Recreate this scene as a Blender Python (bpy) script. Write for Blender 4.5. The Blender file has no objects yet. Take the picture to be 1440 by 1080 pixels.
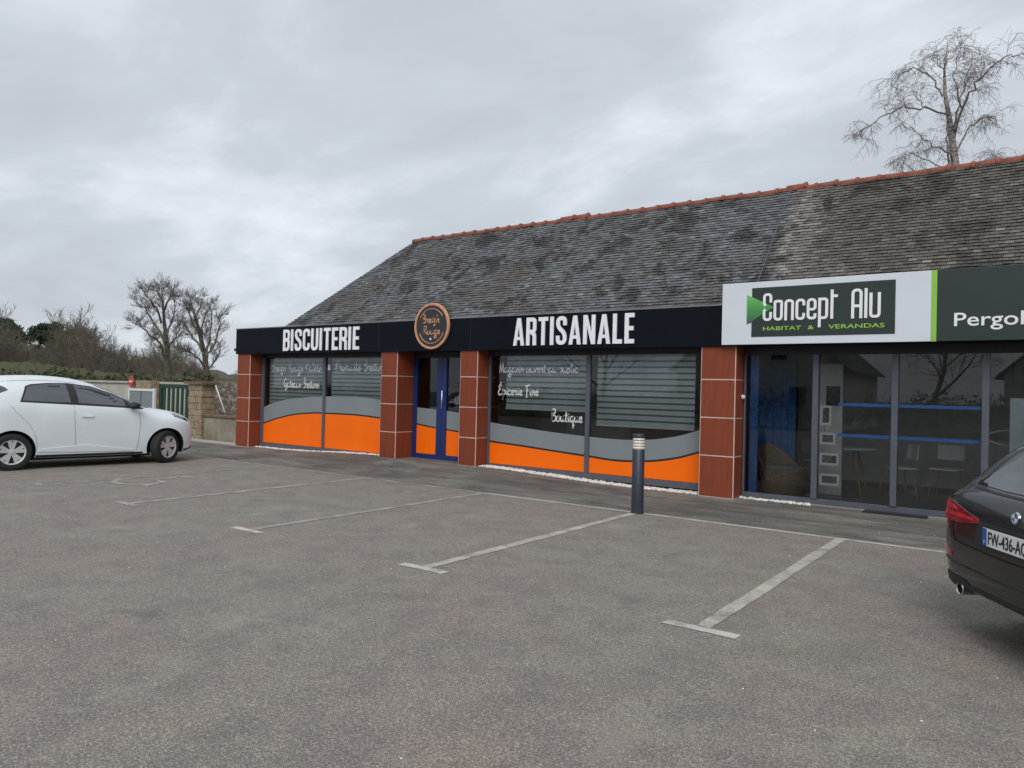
import bpy, bmesh, math, random
import numpy as np
from mathutils import Vector, Matrix, Euler
from mathutils.bvhtree import BVHTree

scene = bpy.context.scene
COL = scene.collection
R_ = math.radians

# ------------------------------------------------------------------ camera
CAM = bpy.data.cameras.new('camera')
cam = bpy.data.objects.new('camera', CAM)
COL.objects.link(cam)
cam.matrix_world = Matrix(((0.808, -0.0141, 0.589, 0.0),
                           (0.588, -0.0222, -0.808, 0.0),
                           (0.0242, 0.9997, -0.0091, 1.55),
                           (0, 0, 0, 1)))
_l, _r, _s = cam.matrix_world.decompose()
cam.matrix_world = Matrix.LocRotScale(_l, _r.normalized(), None)
CAM.sensor_width = 36.0
CAM.sensor_fit = 'HORIZONTAL'
CAM.lens = 1041.0 / 1440.0 * 36.0
CAM.clip_start = 0.05
CAM.clip_end = 2000.0
scene.camera = cam

# ------------------------------------------------------------------ sky
SUN_EL, SUN_AZ = 42.0, 152.0       # sun behind the camera, veiled by cloud
world = bpy.data.worlds.new('World')
scene.world = world
world.use_nodes = True
wt = world.node_tree
wt.nodes.clear()


def wn(kind, **kw):
    n = wt.nodes.new(kind)
    for k, v in kw.items():
        setattr(n, k, v)
    return n


wo = wn('ShaderNodeOutputWorld')
bg = wn('ShaderNodeBackground')
bg.inputs['Strength'].default_value = 0.1
sky = wn('ShaderNodeTexSky', sky_type='NISHITA')
sky.sun_disc = False
sky.sun_elevation = R_(SUN_EL)
sky.sun_rotation = R_(SUN_AZ)
tc = wn('ShaderNodeTexCoord')
sep = wn('ShaderNodeSeparateXYZ')
wt.links.new(tc.outputs['Generated'], sep.inputs[0])
mx = wn('ShaderNodeMath', operation='MAXIMUM'); mx.inputs[1].default_value = 0.0
wt.links.new(sep.outputs[2], mx.inputs[0])
ad = wn('ShaderNodeMath', operation='ADD'); ad.inputs[1].default_value = 0.22
wt.links.new(mx.outputs[0], ad.inputs[0])
dv = []
for i in (0, 1):
    d = wn('ShaderNodeMath', operation='DIVIDE')
    wt.links.new(sep.outputs[i], d.inputs[0]); wt.links.new(ad.outputs[0], d.inputs[1])
    dv.append(d)
cb = wn('ShaderNodeCombineXYZ')
wt.links.new(dv[0].outputs[0], cb.inputs[0]); wt.links.new(dv[1].outputs[0], cb.inputs[1])
mp = wn('ShaderNodeMapping'); mp.inputs['Location'].default_value = (4.3, 2.6, 0)
mp.inputs['Rotation'].default_value = (0, 0, 0.6); mp.inputs['Scale'].default_value = (0.8, 1.15, 1)
wt.links.new(cb.outputs[0], mp.inputs['Vector'])
nz = wn('ShaderNodeTexNoise'); nz.inputs['Scale'].default_value = 1.5
nz.inputs['Detail'].default_value = 6.0; nz.inputs['Roughness'].default_value = 0.56
nz.inputs['Distortion'].default_value = 0.25
wt.links.new(mp.outputs[0], nz.inputs['Vector'])
rp_ = wn('ShaderNodeValToRGB')
rp_.color_ramp.elements[0].position = 0.30; rp_.color_ramp.elements[0].color = (0.41, 0.44, 0.485, 1)
rp_.color_ramp.elements[1].position = 0.68; rp_.color_ramp.elements[1].color = (0.64, 0.68, 0.725, 1)
_e = rp_.color_ramp.elements.new(0.5); _e.color = (0.475, 0.512, 0.562, 1)
wt.links.new(nz.outputs['Fac'], rp_.inputs[0])
sc_ = wn('ShaderNodeVectorMath', operation='SCALE'); sc_.inputs['Scale'].default_value = 9.6
wt.links.new(rp_.outputs[0], sc_.inputs[0])
mixw = wn('ShaderNodeMix', data_type='RGBA'); mixw.inputs['Factor'].default_value = 0.96
wt.links.new(sky.outputs[0], mixw.inputs['A']); wt.links.new(sc_.outputs[0], mixw.inputs['B'])
wt.links.new(mixw.outputs['Result'], bg.inputs['Color'])
wt.links.new(bg.outputs[0], wo.inputs['Surface'])

# ------------------------------------------------------------------ sun (overcast)
SL = bpy.data.lights.new('sun', 'SUN')
SL.energy = 1.5
SL.angle = R_(40)
SL.color = (1.0, 0.97, 0.93)
sun = bpy.data.objects.new('sun', SL)
COL.objects.link(sun)
# sky sun_rotation is clockwise from +Y
_az = R_(SUN_AZ)
sd = Vector((math.sin(_az) * math.cos(R_(SUN_EL)), math.cos(_az) * math.cos(R_(SUN_EL)), math.sin(R_(SUN_EL))))
sun.rotation_euler = sd.to_track_quat('Z', 'Y').to_euler()
sun.location = (0, 0, 30)

vs = scene.view_settings
vs.view_transform = 'Standard'
vs.look = 'None'
vs.exposure = 0.43
vs.gamma = 1.0
vs.use_curve_mapping = False
scene.cycles.max_bounces = 8
scene.cycles.transparent_max_bounces = 12

# ================================================================== materials
MATS = {}


class NT:
    def __init__(self, name):
        m = bpy.data.materials.new(name)
        m.use_nodes = True
        self.m = m
        self.t = m.node_tree
        self.t.nodes.clear()
        self.out = self.n('ShaderNodeOutputMaterial')
        self.p = self.n('ShaderNodeBsdfPrincipled')
        self.l(self.p.outputs[0], self.out.inputs['Surface'])
        self._oc = None

    def n(self, kind, **kw):
        x = self.t.nodes.new(kind)
        for k, v in kw.items():
            setattr(x, k, v)
        return x

    def l(self, a, b):
        self.t.links.new(a, b)

    def oc(self):
        if self._oc is None:
            self._oc = self.n('ShaderNodeTexCoord').outputs['Object']
        return self._oc

    def noise(self, scale, detail=4, rough=0.5, stretch=None, dist=0.0):
        n = self.n('ShaderNodeTexNoise')
        n.inputs['Scale'].default_value = scale
        n.inputs['Detail'].default_value = detail
        n.inputs['Roughness'].default_value = rough
        n.inputs['Distortion'].default_value = dist
        if stretch:
            mp = self.n('ShaderNodeMapping')
            mp.inputs['Scale'].default_value = stretch
            self.l(self.oc(), mp.inputs['Vector'])
            self.l(mp.outputs[0], n.inputs['Vector'])
        else:
            self.l(self.oc(), n.inputs['Vector'])
        return n.outputs['Fac']

    def ramp(self, fac, stops):
        r = self.n('ShaderNodeValToRGB')
        e = r.color_ramp.elements
        while len(e) < len(stops):
            e.new(0.5)
        for el, (p, c) in zip(e, stops):
            el.position = p
            el.color = tuple(c) + (1,) if len(c) == 3 else c
        self.l(fac, r.inputs[0])
        return r.outputs[0]

    def mix(self, fac, a, b, blend='MIX'):
        m = self.n('ShaderNodeMix', data_type='RGBA', blend_type=blend)
        for s, v in (('Factor', fac), ('A', a), ('B', b)):
            i = m.inputs[s]
            if hasattr(v, 'links'):
                self.l(v, i)
            else:
                i.default_value = v if s == 'Factor' else (tuple(v) + (1,) if len(v) == 3 else v)
        return m.outputs['Result']

    def bump(self, h, strength=0.3, dist=0.01):
        b = self.n('ShaderNodeBump')
        b.inputs['Strength'].default_value = strength
        b.inputs['Distance'].default_value = dist
        self.l(h, b.inputs['Height'])
        self.l(b.outputs[0], self.p.inputs['Normal'])

    def set(self, color=None, rough=None, metal=None, spec=None, coat=None):
        P = self.p.inputs
        for k, v in (('Base Color', color), ('Roughness', rough), ('Metallic', metal), ('Specular IOR Level', spec), ('Coat Weight', coat)):
            if v is None:
                continue
            if hasattr(v, 'links'):
                self.l(v, P[k])
            else:
                P[k].default_value = (tuple(v) + (1,)) if k == 'Base Color' else v
        if coat:
            P['Coat Roughness'].default_value = 0.05


def plain(name, col, rough=0.5, metal=0.0, spec=0.5, coat=None, var=0.12, vscale=6.0):
    t = NT(name)
    f = t.noise(vscale, 5, 0.6)
    lo = [c * (1 - var) for c in col]
    hi = [min(1, c * (1 + var)) for c in col]
    t.set(t.ramp(f, [(0.3, lo), (0.7, hi)]), rough, metal, spec, coat)
    MATS[name] = t.m
    return t


# --- asphalt
def asphalt(name, a, b, dark, speck=1.0, streak=None):
    t = NT(name)
    big = t.noise(0.55, 6, 0.62)
    base = t.ramp(big, [(0.40, a), (0.60, b)])
    mid = t.noise(2.6, 5, 0.65, stretch=streak)
    base = t.mix(t.ramp(mid, [(0.36, (0.85, 0.85, 0.85)), (0.58, (0, 0, 0))]), base, dark)
    # light aggregate and dark binder between
    v = t.n('ShaderNodeTexVoronoi'); v.inputs['Scale'].default_value = 150
    t.l(t.oc(), v.inputs['Vector'])
    sepc = t.n('ShaderNodeSeparateColor'); t.l(v.outputs['Color'], sepc.inputs[0])
    agg = t.ramp(sepc.outputs[0], [(0.0, (0.64, 0.64, 0.64)), (0.55, (1.0, 1.0, 1.0)), (0.9, (1.32, 1.31, 1.29)), (1.0, (1.9, 1.87, 1.83))])
    col = t.mix(speck, base, agg, 'MULTIPLY')
    edge = t.ramp(v.outputs['Distance'], [(0.3, (1, 1, 1)), (0.8, (0.55, 0.55, 0.55))])
    col = t.mix(0.8 * speck, col, edge, 'MULTIPLY')
    fine = t.noise(260, 2, 0.6)
    col = t.mix(0.5, col, t.ramp(fine, [(0.3, (0.6, 0.6, 0.6)), (0.7, (1.35, 1.35, 1.35))]), 'MULTIPLY')
    # pale wear patches and small spots
    pat = t.noise(1.1, 7, 0.7, dist=0.6)
    col = t.mix(t.ramp(pat, [(0.56, (0, 0, 0)), (0.78, (0.5, 0.5, 0.5))]), col, [c * 1.32 for c in b])
    oil = t.noise(1.7, 3, 0.55)           # old oil drips and rubber
    col = t.mix(t.ramp(oil, [(0.66, (0, 0, 0)), (0.74, (0.45, 0.45, 0.45))]), col, [c * 0.45 for c in dark])
    t.set(col, 0.85, 0, 0.3)
    t.bump(v.outputs['Distance'], 0.35, 0.004)
    MATS[name] = t.m


asphalt('asphalt', (0.282, 0.242, 0.214), (0.268, 0.256, 0.220), (0.222, 0.200, 0.180))
asphalt('walk_asphalt', (0.150, 0.138, 0.129), (0.250, 0.240, 0.205), (0.092, 0.088, 0.085), 0.85, streak=(0.35, 1.5, 1))

# --- grass / earth
t = NT('grass')
f = t.noise(1.3, 8, 0.7)
g = t.noise(30, 4, 0.7)
t.set(t.mix(0.5, t.ramp(f, [(0.3, (0.045, 0.055, 0.02)), (0.7, (0.10, 0.09, 0.045))]), t.ramp(g, [(0.3, (0.03, 0.04, 0.014)), (0.7, (0.12, 0.115, 0.06))])), 0.9, 0, 0.2)
t.bump(g, 0.6, 0.03)
MATS['grass'] = t.m

# --- worn road paint: paint breaks up where the tyres wore it
def paint(name, wear, col):
    t = NT(name)
    n1 = t.noise(3.2, 6, 0.7)
    n2 = t.noise(85, 3, 0.7)
    s = t.n('ShaderNodeMath', operation='MULTIPLY_ADD')
    t.l(n2, s.inputs[0]); s.inputs[1].default_value = 0.6; t.l(n1, s.inputs[2])
    fac = t.ramp(s.outputs[0], [(wear, (0, 0, 0)), (min(1.0, wear + 0.24), (1, 1, 1))])
    t.set(t.mix(fac, (0.215, 0.198, 0.176), col), 0.8, 0, 0.3)
    MATS[name] = t.m


paint('line_paint', 0.64, (0.46, 0.44, 0.385))
paint('line_paint_thin', 0.70, (0.40, 0.38, 0.335))
paint('line_paint_faded', 0.74, (0.35, 0.33, 0.295))
paint('line_paint_bright', 0.59, (0.52, 0.50, 0.45))

# --- pillar cladding tile (reddish board with fine vertical grain)
t = NT('cladding')
gr = t.noise(26, 5, 0.65, stretch=(1, 1, 0.06))
oi = t.n('ShaderNodeObjectInfo')
c1 = t.ramp(gr, [(0.3, (0.180, 0.040, 0.018)), (0.7, (0.235, 0.056, 0.027))])
hv = t.n('ShaderNodeHueSaturation')
vv = t.n('ShaderNodeMapRange'); vv.inputs['To Min'].default_value = 0.86; vv.inputs['To Max'].default_value = 1.14
t.l(oi.outputs['Random'], vv.inputs['Value']); t.l(vv.outputs[0], hv.inputs['Value'])
t.l(c1, hv.inputs['Color'])
dirt = t.noise(3, 5, 0.6)
t.set(t.mix(t.ramp(dirt, [(0.5, (0, 0, 0)), (0.75, (0.25, 0.25, 0.25))]), hv.outputs[0], (0.12, 0.05, 0.035)), 0.5, 0, 0.25)
t.bump(gr, 0.15, 0.003)
MATS['cladding'] = t.m
plain('joint', (0.62, 0.46, 0.40), 0.7, var=0.15)

plain('fascia_black', (0.0045, 0.0065, 0.011), 0.55, 0, 0.10, var=0.2, vscale=2)
plain('soffit', (0.02, 0.02, 0.022), 0.6)
plain('white_letter', (0.80, 0.80, 0.84), 0.45, var=0.05)
plain('sign_white', (0.64, 0.685, 0.735), 0.4, var=0.04, vscale=2)
plain('sign_green_dark', (0.019, 0.032, 0.030), 0.45, var=0.1, vscale=2)
plain('sign_lime', (0.27, 0.52, 0.07), 0.5, var=0.06)
t = NT('arrow_print')      # printed gradient of the logo
sp_ = t.n('ShaderNodeSeparateXYZ'); t.l(t.oc(), sp_.inputs[0])
mr_ = t.n('ShaderNodeMapRange'); mr_.inputs['From Min'].default_value = 2.62; mr_.inputs['From Max'].default_value = 3.06
t.l(sp_.outputs[2], mr_.inputs['Value'])
t.set(t.ramp(mr_.outputs[0], [(0.0, (0.035, 0.10, 0.06)), (0.55, (0.06, 0.30, 0.07)), (1.0, (0.16, 0.50, 0.12))]), 0.5)
MATS['arrow_print'] = t.m
plain('frame_grey', (0.085, 0.093, 0.115), 0.42, var=0.12)
plain('frame_blue', (0.008, 0.026, 0.13), 0.4, var=0.2)
plain('vinyl_orange', (0.93, 0.15, 0.001), 0.5, 0, 0.25, var=0.04, vscale=1.5)
plain('vinyl_grey', (0.20, 0.225, 0.235), 0.4, var=0.06, vscale=1.5)
plain('vinyl_black', (0.016, 0.016, 0.018), 0.4)
plain('vinyl_blue', (0.010, 0.060, 0.19), 0.4)
plain('script_white', (0.62, 0.63, 0.64), 0.5, var=0.12, vscale=12)
plain('copper', (0.55, 0.27, 0.15), 0.4, var=0.25, vscale=14)
plain('logo_dark', (0.022, 0.026, 0.032), 0.5)
plain('blind_sheer', (0.13, 0.145, 0.145), 0.9, var=0.1, vscale=3)
plain('blind_fabric', (0.50, 0.55, 0.545), 0.85, var=0.12, vscale=3)
plain('blind_bar', (0.6, 0.6, 0.58), 0.5)
plain('render_wall', (0.52, 0.49, 0.43), 0.9, var=0.15, vscale=1.4)
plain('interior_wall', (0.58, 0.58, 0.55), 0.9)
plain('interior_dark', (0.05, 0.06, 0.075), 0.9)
plain('interior_floor', (0.32, 0.31, 0.29), 0.55)
plain('curtain_blue', (0.02, 0.12, 0.34), 0.8, var=0.3, vscale=10)
plain('pebble', (0.66, 0.64, 0.60), 0.7, var=0.3, vscale=25)
plain('rubber_mat', (0.018, 0.018, 0.02), 0.9, var=0.3)
plain('bollard_grey', (0.022, 0.029, 0.045), 0.42, var=0.2)
plain('lamp_lens', (0.62, 0.60, 0.52), 0.35, var=0.06)
plain('terracotta', (0.21, 0.07, 0.045), 0.85, var=0.4, vscale=7)
plain('lead', (0.19, 0.19, 0.195), 0.7)
plain('wicker', (0.20, 0.14, 0.09), 0.8, var=0.4, vscale=40)
plain('wood_light', (0.36, 0.22, 0.11), 0.6, var=0.2)
plain('plastic_white', (0.66, 0.66, 0.66), 0.45, var=0.05)
plain('plastic_grey', (0.22, 0.22, 0.23), 0.5)
plain('photo_print', (0.10, 0.11, 0.11), 0.5, var=0.9, vscale=25)
plain('poster', (0.42, 0.48, 0.49), 0.5, var=0.1, vscale=3)
plain('poster_teal', (0.25, 0.50, 0.47), 0.5)
# cars
plain('paint_white', (0.68, 0.73, 0.755), 0.38, 0.0, 0.3, coat=0.2, var=0.05, vscale=1.5)
plain('paint_black', (0.0065, 0.0085, 0.0105), 0.25, 0.2, 0.5, coat=0.6, var=0.3, vscale=2)
plain('black_plastic', (0.014, 0.014, 0.015), 0.55, var=0.2)
plain('shut_line', (0.26, 0.27, 0.28), 0.8)
plain('shut_line_black', (0.004, 0.004, 0.004), 0.8)
plain('arch_liner', (0.008, 0.008, 0.008), 0.95)
plain('tyre', (0.017, 0.017, 0.018), 0.85, var=0.25, vscale=30)
plain('rim_silver', (0.50, 0.51, 0.52), 0.4, 0.2, var=0.1)
plain('rim_dark', (0.022, 0.022, 0.024), 0.6)
plain('chrome', (0.6, 0.6, 0.6), 0.15, 1.0)
plain('plate_white', (0.72, 0.73, 0.72), 0.4, var=0.04)
plain('plate_blue', (0.015, 0.09, 0.36), 0.4)
plain('plate_ink', (0.012, 0.012, 0.014), 0.5)
plain('emblem_blue', (0.02, 0.16, 0.42), 0.3)
t = plain('tail_red', (0.24, 0.008, 0.014), 0.16, 0, 0.6, coat=1.0, var=0.45, vscale=9)
t = plain('tail_red_bright', (0.50, 0.035, 0.04), 0.14, 0, 0.6, coat=1.0, var=0.3, vscale=14)
t = plain('lamp_dark', (0.03, 0.035, 0.045), 0.12, 0.3, 0.6, coat=1.0, var=0.5, vscale=8)
# background
plain('bark_grey', (0.095, 0.085, 0.065), 0.95, var=0.35, vscale=9)
plain('twig_grey', (0.155, 0.137, 0.112), 0.95, var=0.25, vscale=1.5)
plain('twig_brown', (0.122, 0.102, 0.082), 0.95, var=0.45, vscale=0.18)
plain('twig_olive', (0.125, 0.115, 0.075), 0.95, var=0.45, vscale=0.18)
plain('twig_pale', (0.20, 0.18, 0.145), 0.95, var=0.3, vscale=0.3)
plain('birch_twig', (0.20, 0.165, 0.155), 0.95, var=0.2)
t = NT('birch_bark')
nb = t.noise(5, 5, 0.7, stretch=(1, 1, 3))
t.set(t.ramp(nb, [(0.38, (0.06, 0.05, 0.045)), (0.55, (0.34, 0.31, 0.28))]), 0.85)
MATS['birch_bark'] = t.m
plain('pine_needles', (0.026, 0.042, 0.022), 0.9, var=0.5, vscale=2)
plain('hedge_leaf', (0.05, 0.055, 0.022), 0.85, var=0.5, vscale=1.2)
plain('leaf_dark', (0.035, 0.06, 0.022), 0.85, var=0.5, vscale=2)
plain('brown_scrub', (0.088, 0.074, 0.056), 0.95, var=0.4, vscale=1.0)
plain('gate_green', (0.008, 0.040, 0.024), 0.5, var=0.2)
plain('pale_concrete', (0.40, 0.39, 0.34), 0.9, var=0.18, vscale=2)
plain('cap_brown', (0.16, 0.10, 0.075), 0.9, var=0.25)
plain('stone_block', (0.27, 0.21, 0.14), 0.95, var=0.35, vscale=6)
plain('sign_red', (0.45, 0.05, 0.05), 0.5)
plain('house_white', (0.62, 0.60, 0.55), 0.9, var=0.08, vscale=1)
plain('house_roof', (0.05, 0.05, 0.055), 0.8, var=0.3)
plain('window_dark', (0.02, 0.024, 0.03), 0.15)
# rubble wall
t = NT('rubble')
v = t.n('ShaderNodeTexVoronoi'); v.inputs['Scale'].default_value = 5.5
mp_ = t.n('ShaderNodeMapping'); mp_.inputs['Scale'].default_value = (1, 1, 1.9)
t.l(t.oc(), mp_.inputs['Vector']); t.l(mp_.outputs[0], v.inputs['Vector'])
hs = t.n('ShaderNodeSeparateColor'); t.l(v.outputs['Color'], hs.inputs[0])
cst = t.ramp(hs.outputs[0], [(0, (0.12, 0.10, 0.08)), (0.5, (0.22, 0.19, 0.15)), (1, (0.33, 0.29, 0.23))])
t.set(t.mix(t.ramp(v.outputs['Distance'], [(0.35, (0, 0, 0)), (0.62, (0.8, 0.8, 0.8))]), cst, (0.10, 0.09, 0.075)), 0.95)
t.bump(v.outputs['Distance'], 0.8, 0.03)
MATS['rubble'] = t.m
# mossy low wall
t = NT('mossy_render')
n1 = t.noise(2.5, 6, 0.65)
t.set(t.ramp(n1, [(0.3, (0.13, 0.13, 0.075)), (0.55, (0.25, 0.225, 0.17)), (0.75, (0.34, 0.31, 0.25))]), 0.95)
MATS['mossy_render'] = t.m

# --- slate: per-slate value in attribute 'rnd', lichen in blotches
t = NT('slate')
at = t.n('ShaderNodeAttribute'); at.attribute_name = 'rnd'
base = t.ramp(at.outputs['Fac'], [(0.0, (0.045, 0.048, 0.052)), (0.45, (0.128, 0.134, 0.142)), (0.8, (0.19, 0.197, 0.205)), (1.0, (0.27, 0.275, 0.28))])
sepo = t.n('ShaderNodeSeparateXYZ'); t.l(t.oc(), sepo.inputs[0])
old = t.n('ShaderNodeMapRange')
nzz = t.noise(0.8, 4, 0.6)
addx = t.n('ShaderNodeMath', operation='MULTIPLY_ADD'); t.l(nzz, addx.inputs[0]); addx.inputs[1].default_value = 1.2
t.l(sepo.outputs[0], addx.inputs[2])
old.inputs['From Min'].default_value = -3.3; old.inputs['From Max'].default_value = -3.1
t.l(addx.outputs[0], old.inputs['Value'])
base = t.mix(old.outputs[0], base, t.ramp(at.outputs['Fac'], [(0.0, (0.045, 0.042, 0.038)), (0.5, (0.105, 0.098, 0.086)), (0.85, (0.18, 0.168, 0.148)), (1.0, (0.32, 0.31, 0.29))]))
pale_ = t.n('ShaderNodeMapRange'); pale_.inputs['From Min'].default_value = -2.2; pale_.inputs['From Max'].default_value = -3.1
t.l(addx.outputs[0], pale_.inputs['Value'])
pm_ = t.n('ShaderNodeMath', operation='MULTIPLY'); t.l(pale_.outputs[0], pm_.inputs[0]); t.l(old.outputs[0], pm_.inputs[1])
pm2 = t.n('ShaderNodeMath', operation='MULTIPLY'); t.l(pm_.outputs[0], pm2.inputs[0]); t.l(at.outputs['Fac'], pm2.inputs[1])
base = t.mix(pm2.outputs[0], base, (0.33, 0.315, 0.29))      # lichen grown along the seam
br = t.noise(0.7, 6, 0.65)
base = t.mix(t.ramp(br, [(0.47, (0, 0, 0)), (0.64, (0.65, 0.65, 0.65))]), base, (0.105, 0.085, 0.072))
moss = t.noise(1.5, 8, 0.72, dist=0.4)
base = t.mix(t.ramp(moss, [(0.52, (0, 0, 0)), (0.58, (0.85, 0.85, 0.85))]), base, (0.038, 0.036, 0.034))
lich = t.noise(5, 5, 0.7)
base = t.mix(t.ramp(lich, [(0.6, (0, 0, 0)), (0.75, (0.45, 0.45, 0.45))]), base, (0.17, 0.175, 0.15))
t.set(base, 0.62, 0, 0.4)
MATS['slate'] = t.m

# --- glass
def glass(name, tint, ior, rough=0.0):
    m = bpy.data.materials.new(name); m.use_nodes = True
    n = m.node_tree; n.nodes.clear()
    o = n.nodes.new('ShaderNodeOutputMaterial'); mixs = n.nodes.new('ShaderNodeMixShader')
    fr = n.nodes.new('ShaderNodeFresnel'); fr.inputs['IOR'].default_value = ior
    tr = n.nodes.new('ShaderNodeBsdfTransparent'); tr.inputs[0].default_value = tuple(tint) + (1,)
    gl = n.nodes.new('ShaderNodeBsdfGlossy'); gl.inputs['Roughness'].default_value = rough
    gl.inputs[0].default_value = (0.95, 0.97, 1.0, 1)
    n.links.new(fr.outputs[0], mixs.inputs[0]); n.links.new(tr.outputs[0], mixs.inputs[1]); n.links.new(gl.outputs[0], mixs.inputs[2])
    n.links.new(mixs.outputs[0], o.inputs['Surface'])
    MATS[name] = m


glass('shop_glass', (0.90, 0.93, 0.94), 1.62)
glass('car_glass', (0.30, 0.34, 0.33), 1.55)
glass('car_glass_dark', (0.06, 0.065, 0.07), 2.6)


# ================================================================== mesh helpers
class MB:
    """collects faces; build() links them as one mesh object"""

    def __init__(self):
        self.v = []; self.f = []; self.mi = []; self.attr = []
        self.cur = 0

    def add(self, verts, faces, a=0.5):
        k = len(self.v)
        self.v += [tuple(p) for p in verts]
        self.f += [tuple(i + k for i in f) for f in faces]
        self.mi += [self.cur] * len(faces)
        self.attr += [a] * len(verts)
        return self

    def box(self, x0, x1, y0, y1, z0, z1, a=0.5):
        v = [(x0, y0, z0), (x1, y0, z0), (x1, y1, z0), (x0, y1, z0), (x0, y0, z1), (x1, y0, z1), (x1, y1, z1), (x0, y1, z1)]
        return self.add(v, [(3, 2, 1, 0), (4, 5, 6, 7), (0, 1, 5, 4), (1, 2, 6, 5), (2, 3, 7, 6), (3, 0, 4, 7)], a)

    def bevbox(self, x0, x1, y0, y1, z0, z1, b=0.01):
        """box with chamfered vertical/horizontal edges"""
        bm = bmesh.new()
        r = bmesh.ops.create_cube(bm, size=1)
        for vv in bm.verts:
            vv.co = Vector(((x0 + x1) / 2 + vv.co.x * (x1 - x0), (y0 + y1) / 2 + vv.co.y * (y1 - y0), (z0 + z1) / 2 + vv.co.z * (z1 - z0)))
        bmesh.ops.bevel(bm, geom=list(bm.edges), offset=b, segments=2, affect='EDGES', profile=0.7)
        bm.verts.index_update()
        self.add([vv.co for vv in bm.verts], [[q.index for q in ff.verts] for ff in bm.faces])
        bm.free()
        return self

    def tube(self, pts, rad, n=8, cap=True):
        pts = [Vector(p) for p in pts]
        if not hasattr(rad, '__len__'):
            rad = [rad] * len(pts)
        d0 = (pts[1] - pts[0]).normalized()
        up = Vector((0, 0, 1)) if abs(d0.z) < 0.9 else Vector((1, 0, 0))
        s = d0.cross(up).normalized()
        vs_ = []
        for i, p in enumerate(pts):
            d = (pts[min(i + 1, len(pts) - 1)] - pts[max(i - 1, 0)]).normalized()
            s = (s - d * s.dot(d)).normalized()
            t_ = d.cross(s)
            for k in range(n):
                a = 2 * math.pi * k / n
                vs_.append(p + (s * math.cos(a) + t_ * math.sin(a)) * rad[i])
        fs = []
        for i in range(len(pts) - 1):
            for k in range(n):
                fs.append((i * n + k, i * n + (k + 1) % n, (i + 1) * n + (k + 1) % n, (i + 1) * n + k))
        if cap:
            fs.append(tuple(range(n))[::-1]); fs.append(tuple((len(pts) - 1) * n + k for k in range(n)))
        return self.add(vs_, fs)

    def lathe(self, prof, n=32, axis='Z', c=(0, 0, 0), closed=False):
        """prof = [(r, h)...] spun about an axis through c"""
        vs_ = []
        for r, h in prof:
            for k in range(n):
                a = 2 * math.pi * k / n
                x, y = r * math.cos(a), r * math.sin(a)
                p = {'Z': (x, y, h), 'Y': (x, h, y), 'X': (h, x, y)}[axis]
                vs_.append((p[0] + c[0], p[1] + c[1], p[2] + c[2]))
        m = len(prof)
        fs = []
        for i in range(m if closed else m - 1):
            j = (i + 1) % m
            for k in range(n):
                fs.append((i * n + k, i * n + (k + 1) % n, j * n + (k + 1) % n, j * n + k))
        return self.add(vs_, fs)

    def prism(self, poly, fn, d0, d1):
        """poly of 2-D points; fn(a,b,d) -> xyz; extruded d0..d1"""
        n = len(poly)
        v = [fn(a, b, d0) for a, b in poly] + [fn(a, b, d1) for a, b in poly]
        f = [tuple(range(n))[::-1], tuple(range(n, 2 * n))]
        f += [(i, (i + 1) % n, (i + 1) % n + n, i + n) for i in range(n)]
        return self.add(v, f)

    def build(self, name, mats, parent=None, smooth=False, fix=True, attr=False, link=True):
        me = bpy.data.meshes.new(name)
        me.from_pydata(self.v, [], self.f)
        if not isinstance(mats, (list, tuple)):
            mats = [mats]
        for m in mats:
            me.materials.append(MATS[m])
        if len(mats) > 1:
            me.polygons.foreach_set('material_index', self.mi)
        if attr:
            at = me.attributes.new('rnd', 'FLOAT', 'POINT')
            at.data.foreach_set('value', self.attr)
        if fix:
            bm = bmesh.new(); bm.from_mesh(me)
            bmesh.ops.recalc_face_normals(bm, faces=bm.faces)
            bm.to_mesh(me); bm.free()
        if smooth:
            me.polygons.foreach_set('use_smooth', [True] * len(me.polygons))
            if smooth != True:
                me.set_sharp_from_angle(angle=R_(smooth))
        return link_obj(name, me, parent)


def link_obj(name, me, parent=None):
    o = bpy.data.objects.new(name, me)
    COL.objects.link(o)
    if parent is not None:
        o.parent = parent
        if parent.get('_w'):
            o.matrix_parent_inverse = Matrix.Translation(-parent.location)
    return o


def thing(name, label, cat, loc=(0, 0, 0), rotz=0.0, group=None, worldgeo=False):
    o = bpy.data.objects.new(name, None)
    COL.objects.link(o)
    o.location = loc
    o.rotation_euler = (0, 0, rotz)
    o.empty_display_size = 0.2
    tag(o, label, cat, group)
    if worldgeo:
        o['_w'] = 1
    return o


def tag(o, label, cat, group=None):
    o['label'] = label; o['category'] = cat
    if group:
        o['group'] = group
    return o


def struct(o):
    o['kind'] = 'structure'
    return o


def dup(root, loc, rotz, label, group=None):
    r = root.copy(); COL.objects.link(r)
    r.location = loc; r.rotation_euler = (0, 0, rotz); r['label'] = label
    if group:
        r['group'] = group
    for ch in list(root.children):
        c = ch.copy(); COL.objects.link(c); c.parent = r
        for g in list(ch.children):
            d = g.copy(); COL.objects.link(d); d.parent = c
    return r


def ev(o):
    dg = bpy.context.evaluated_depsgraph_get()
    return bpy.data.meshes.new_from_object(o.evaluated_get(dg))


def smoothstep(a, b, x):
    t_ = min(1, max(0, (x - a) / (b - a)))
    return t_ * t_ * (3 - 2 * t_)


def gz(x, y):
    """the walkway swells a little towards the shop door"""
    return 0.095 * smoothstep(9.0, 11.0, y) * smoothstep(-15.2, -11.6, x) * (1 - smoothstep(-9.0, -5.4, x))


# ================================================================== ground, lot, markings
m = MB().box(-600, 600, -600, 600, -1.0, -0.05)
struct(m.build('ground', 'grass'))


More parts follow.
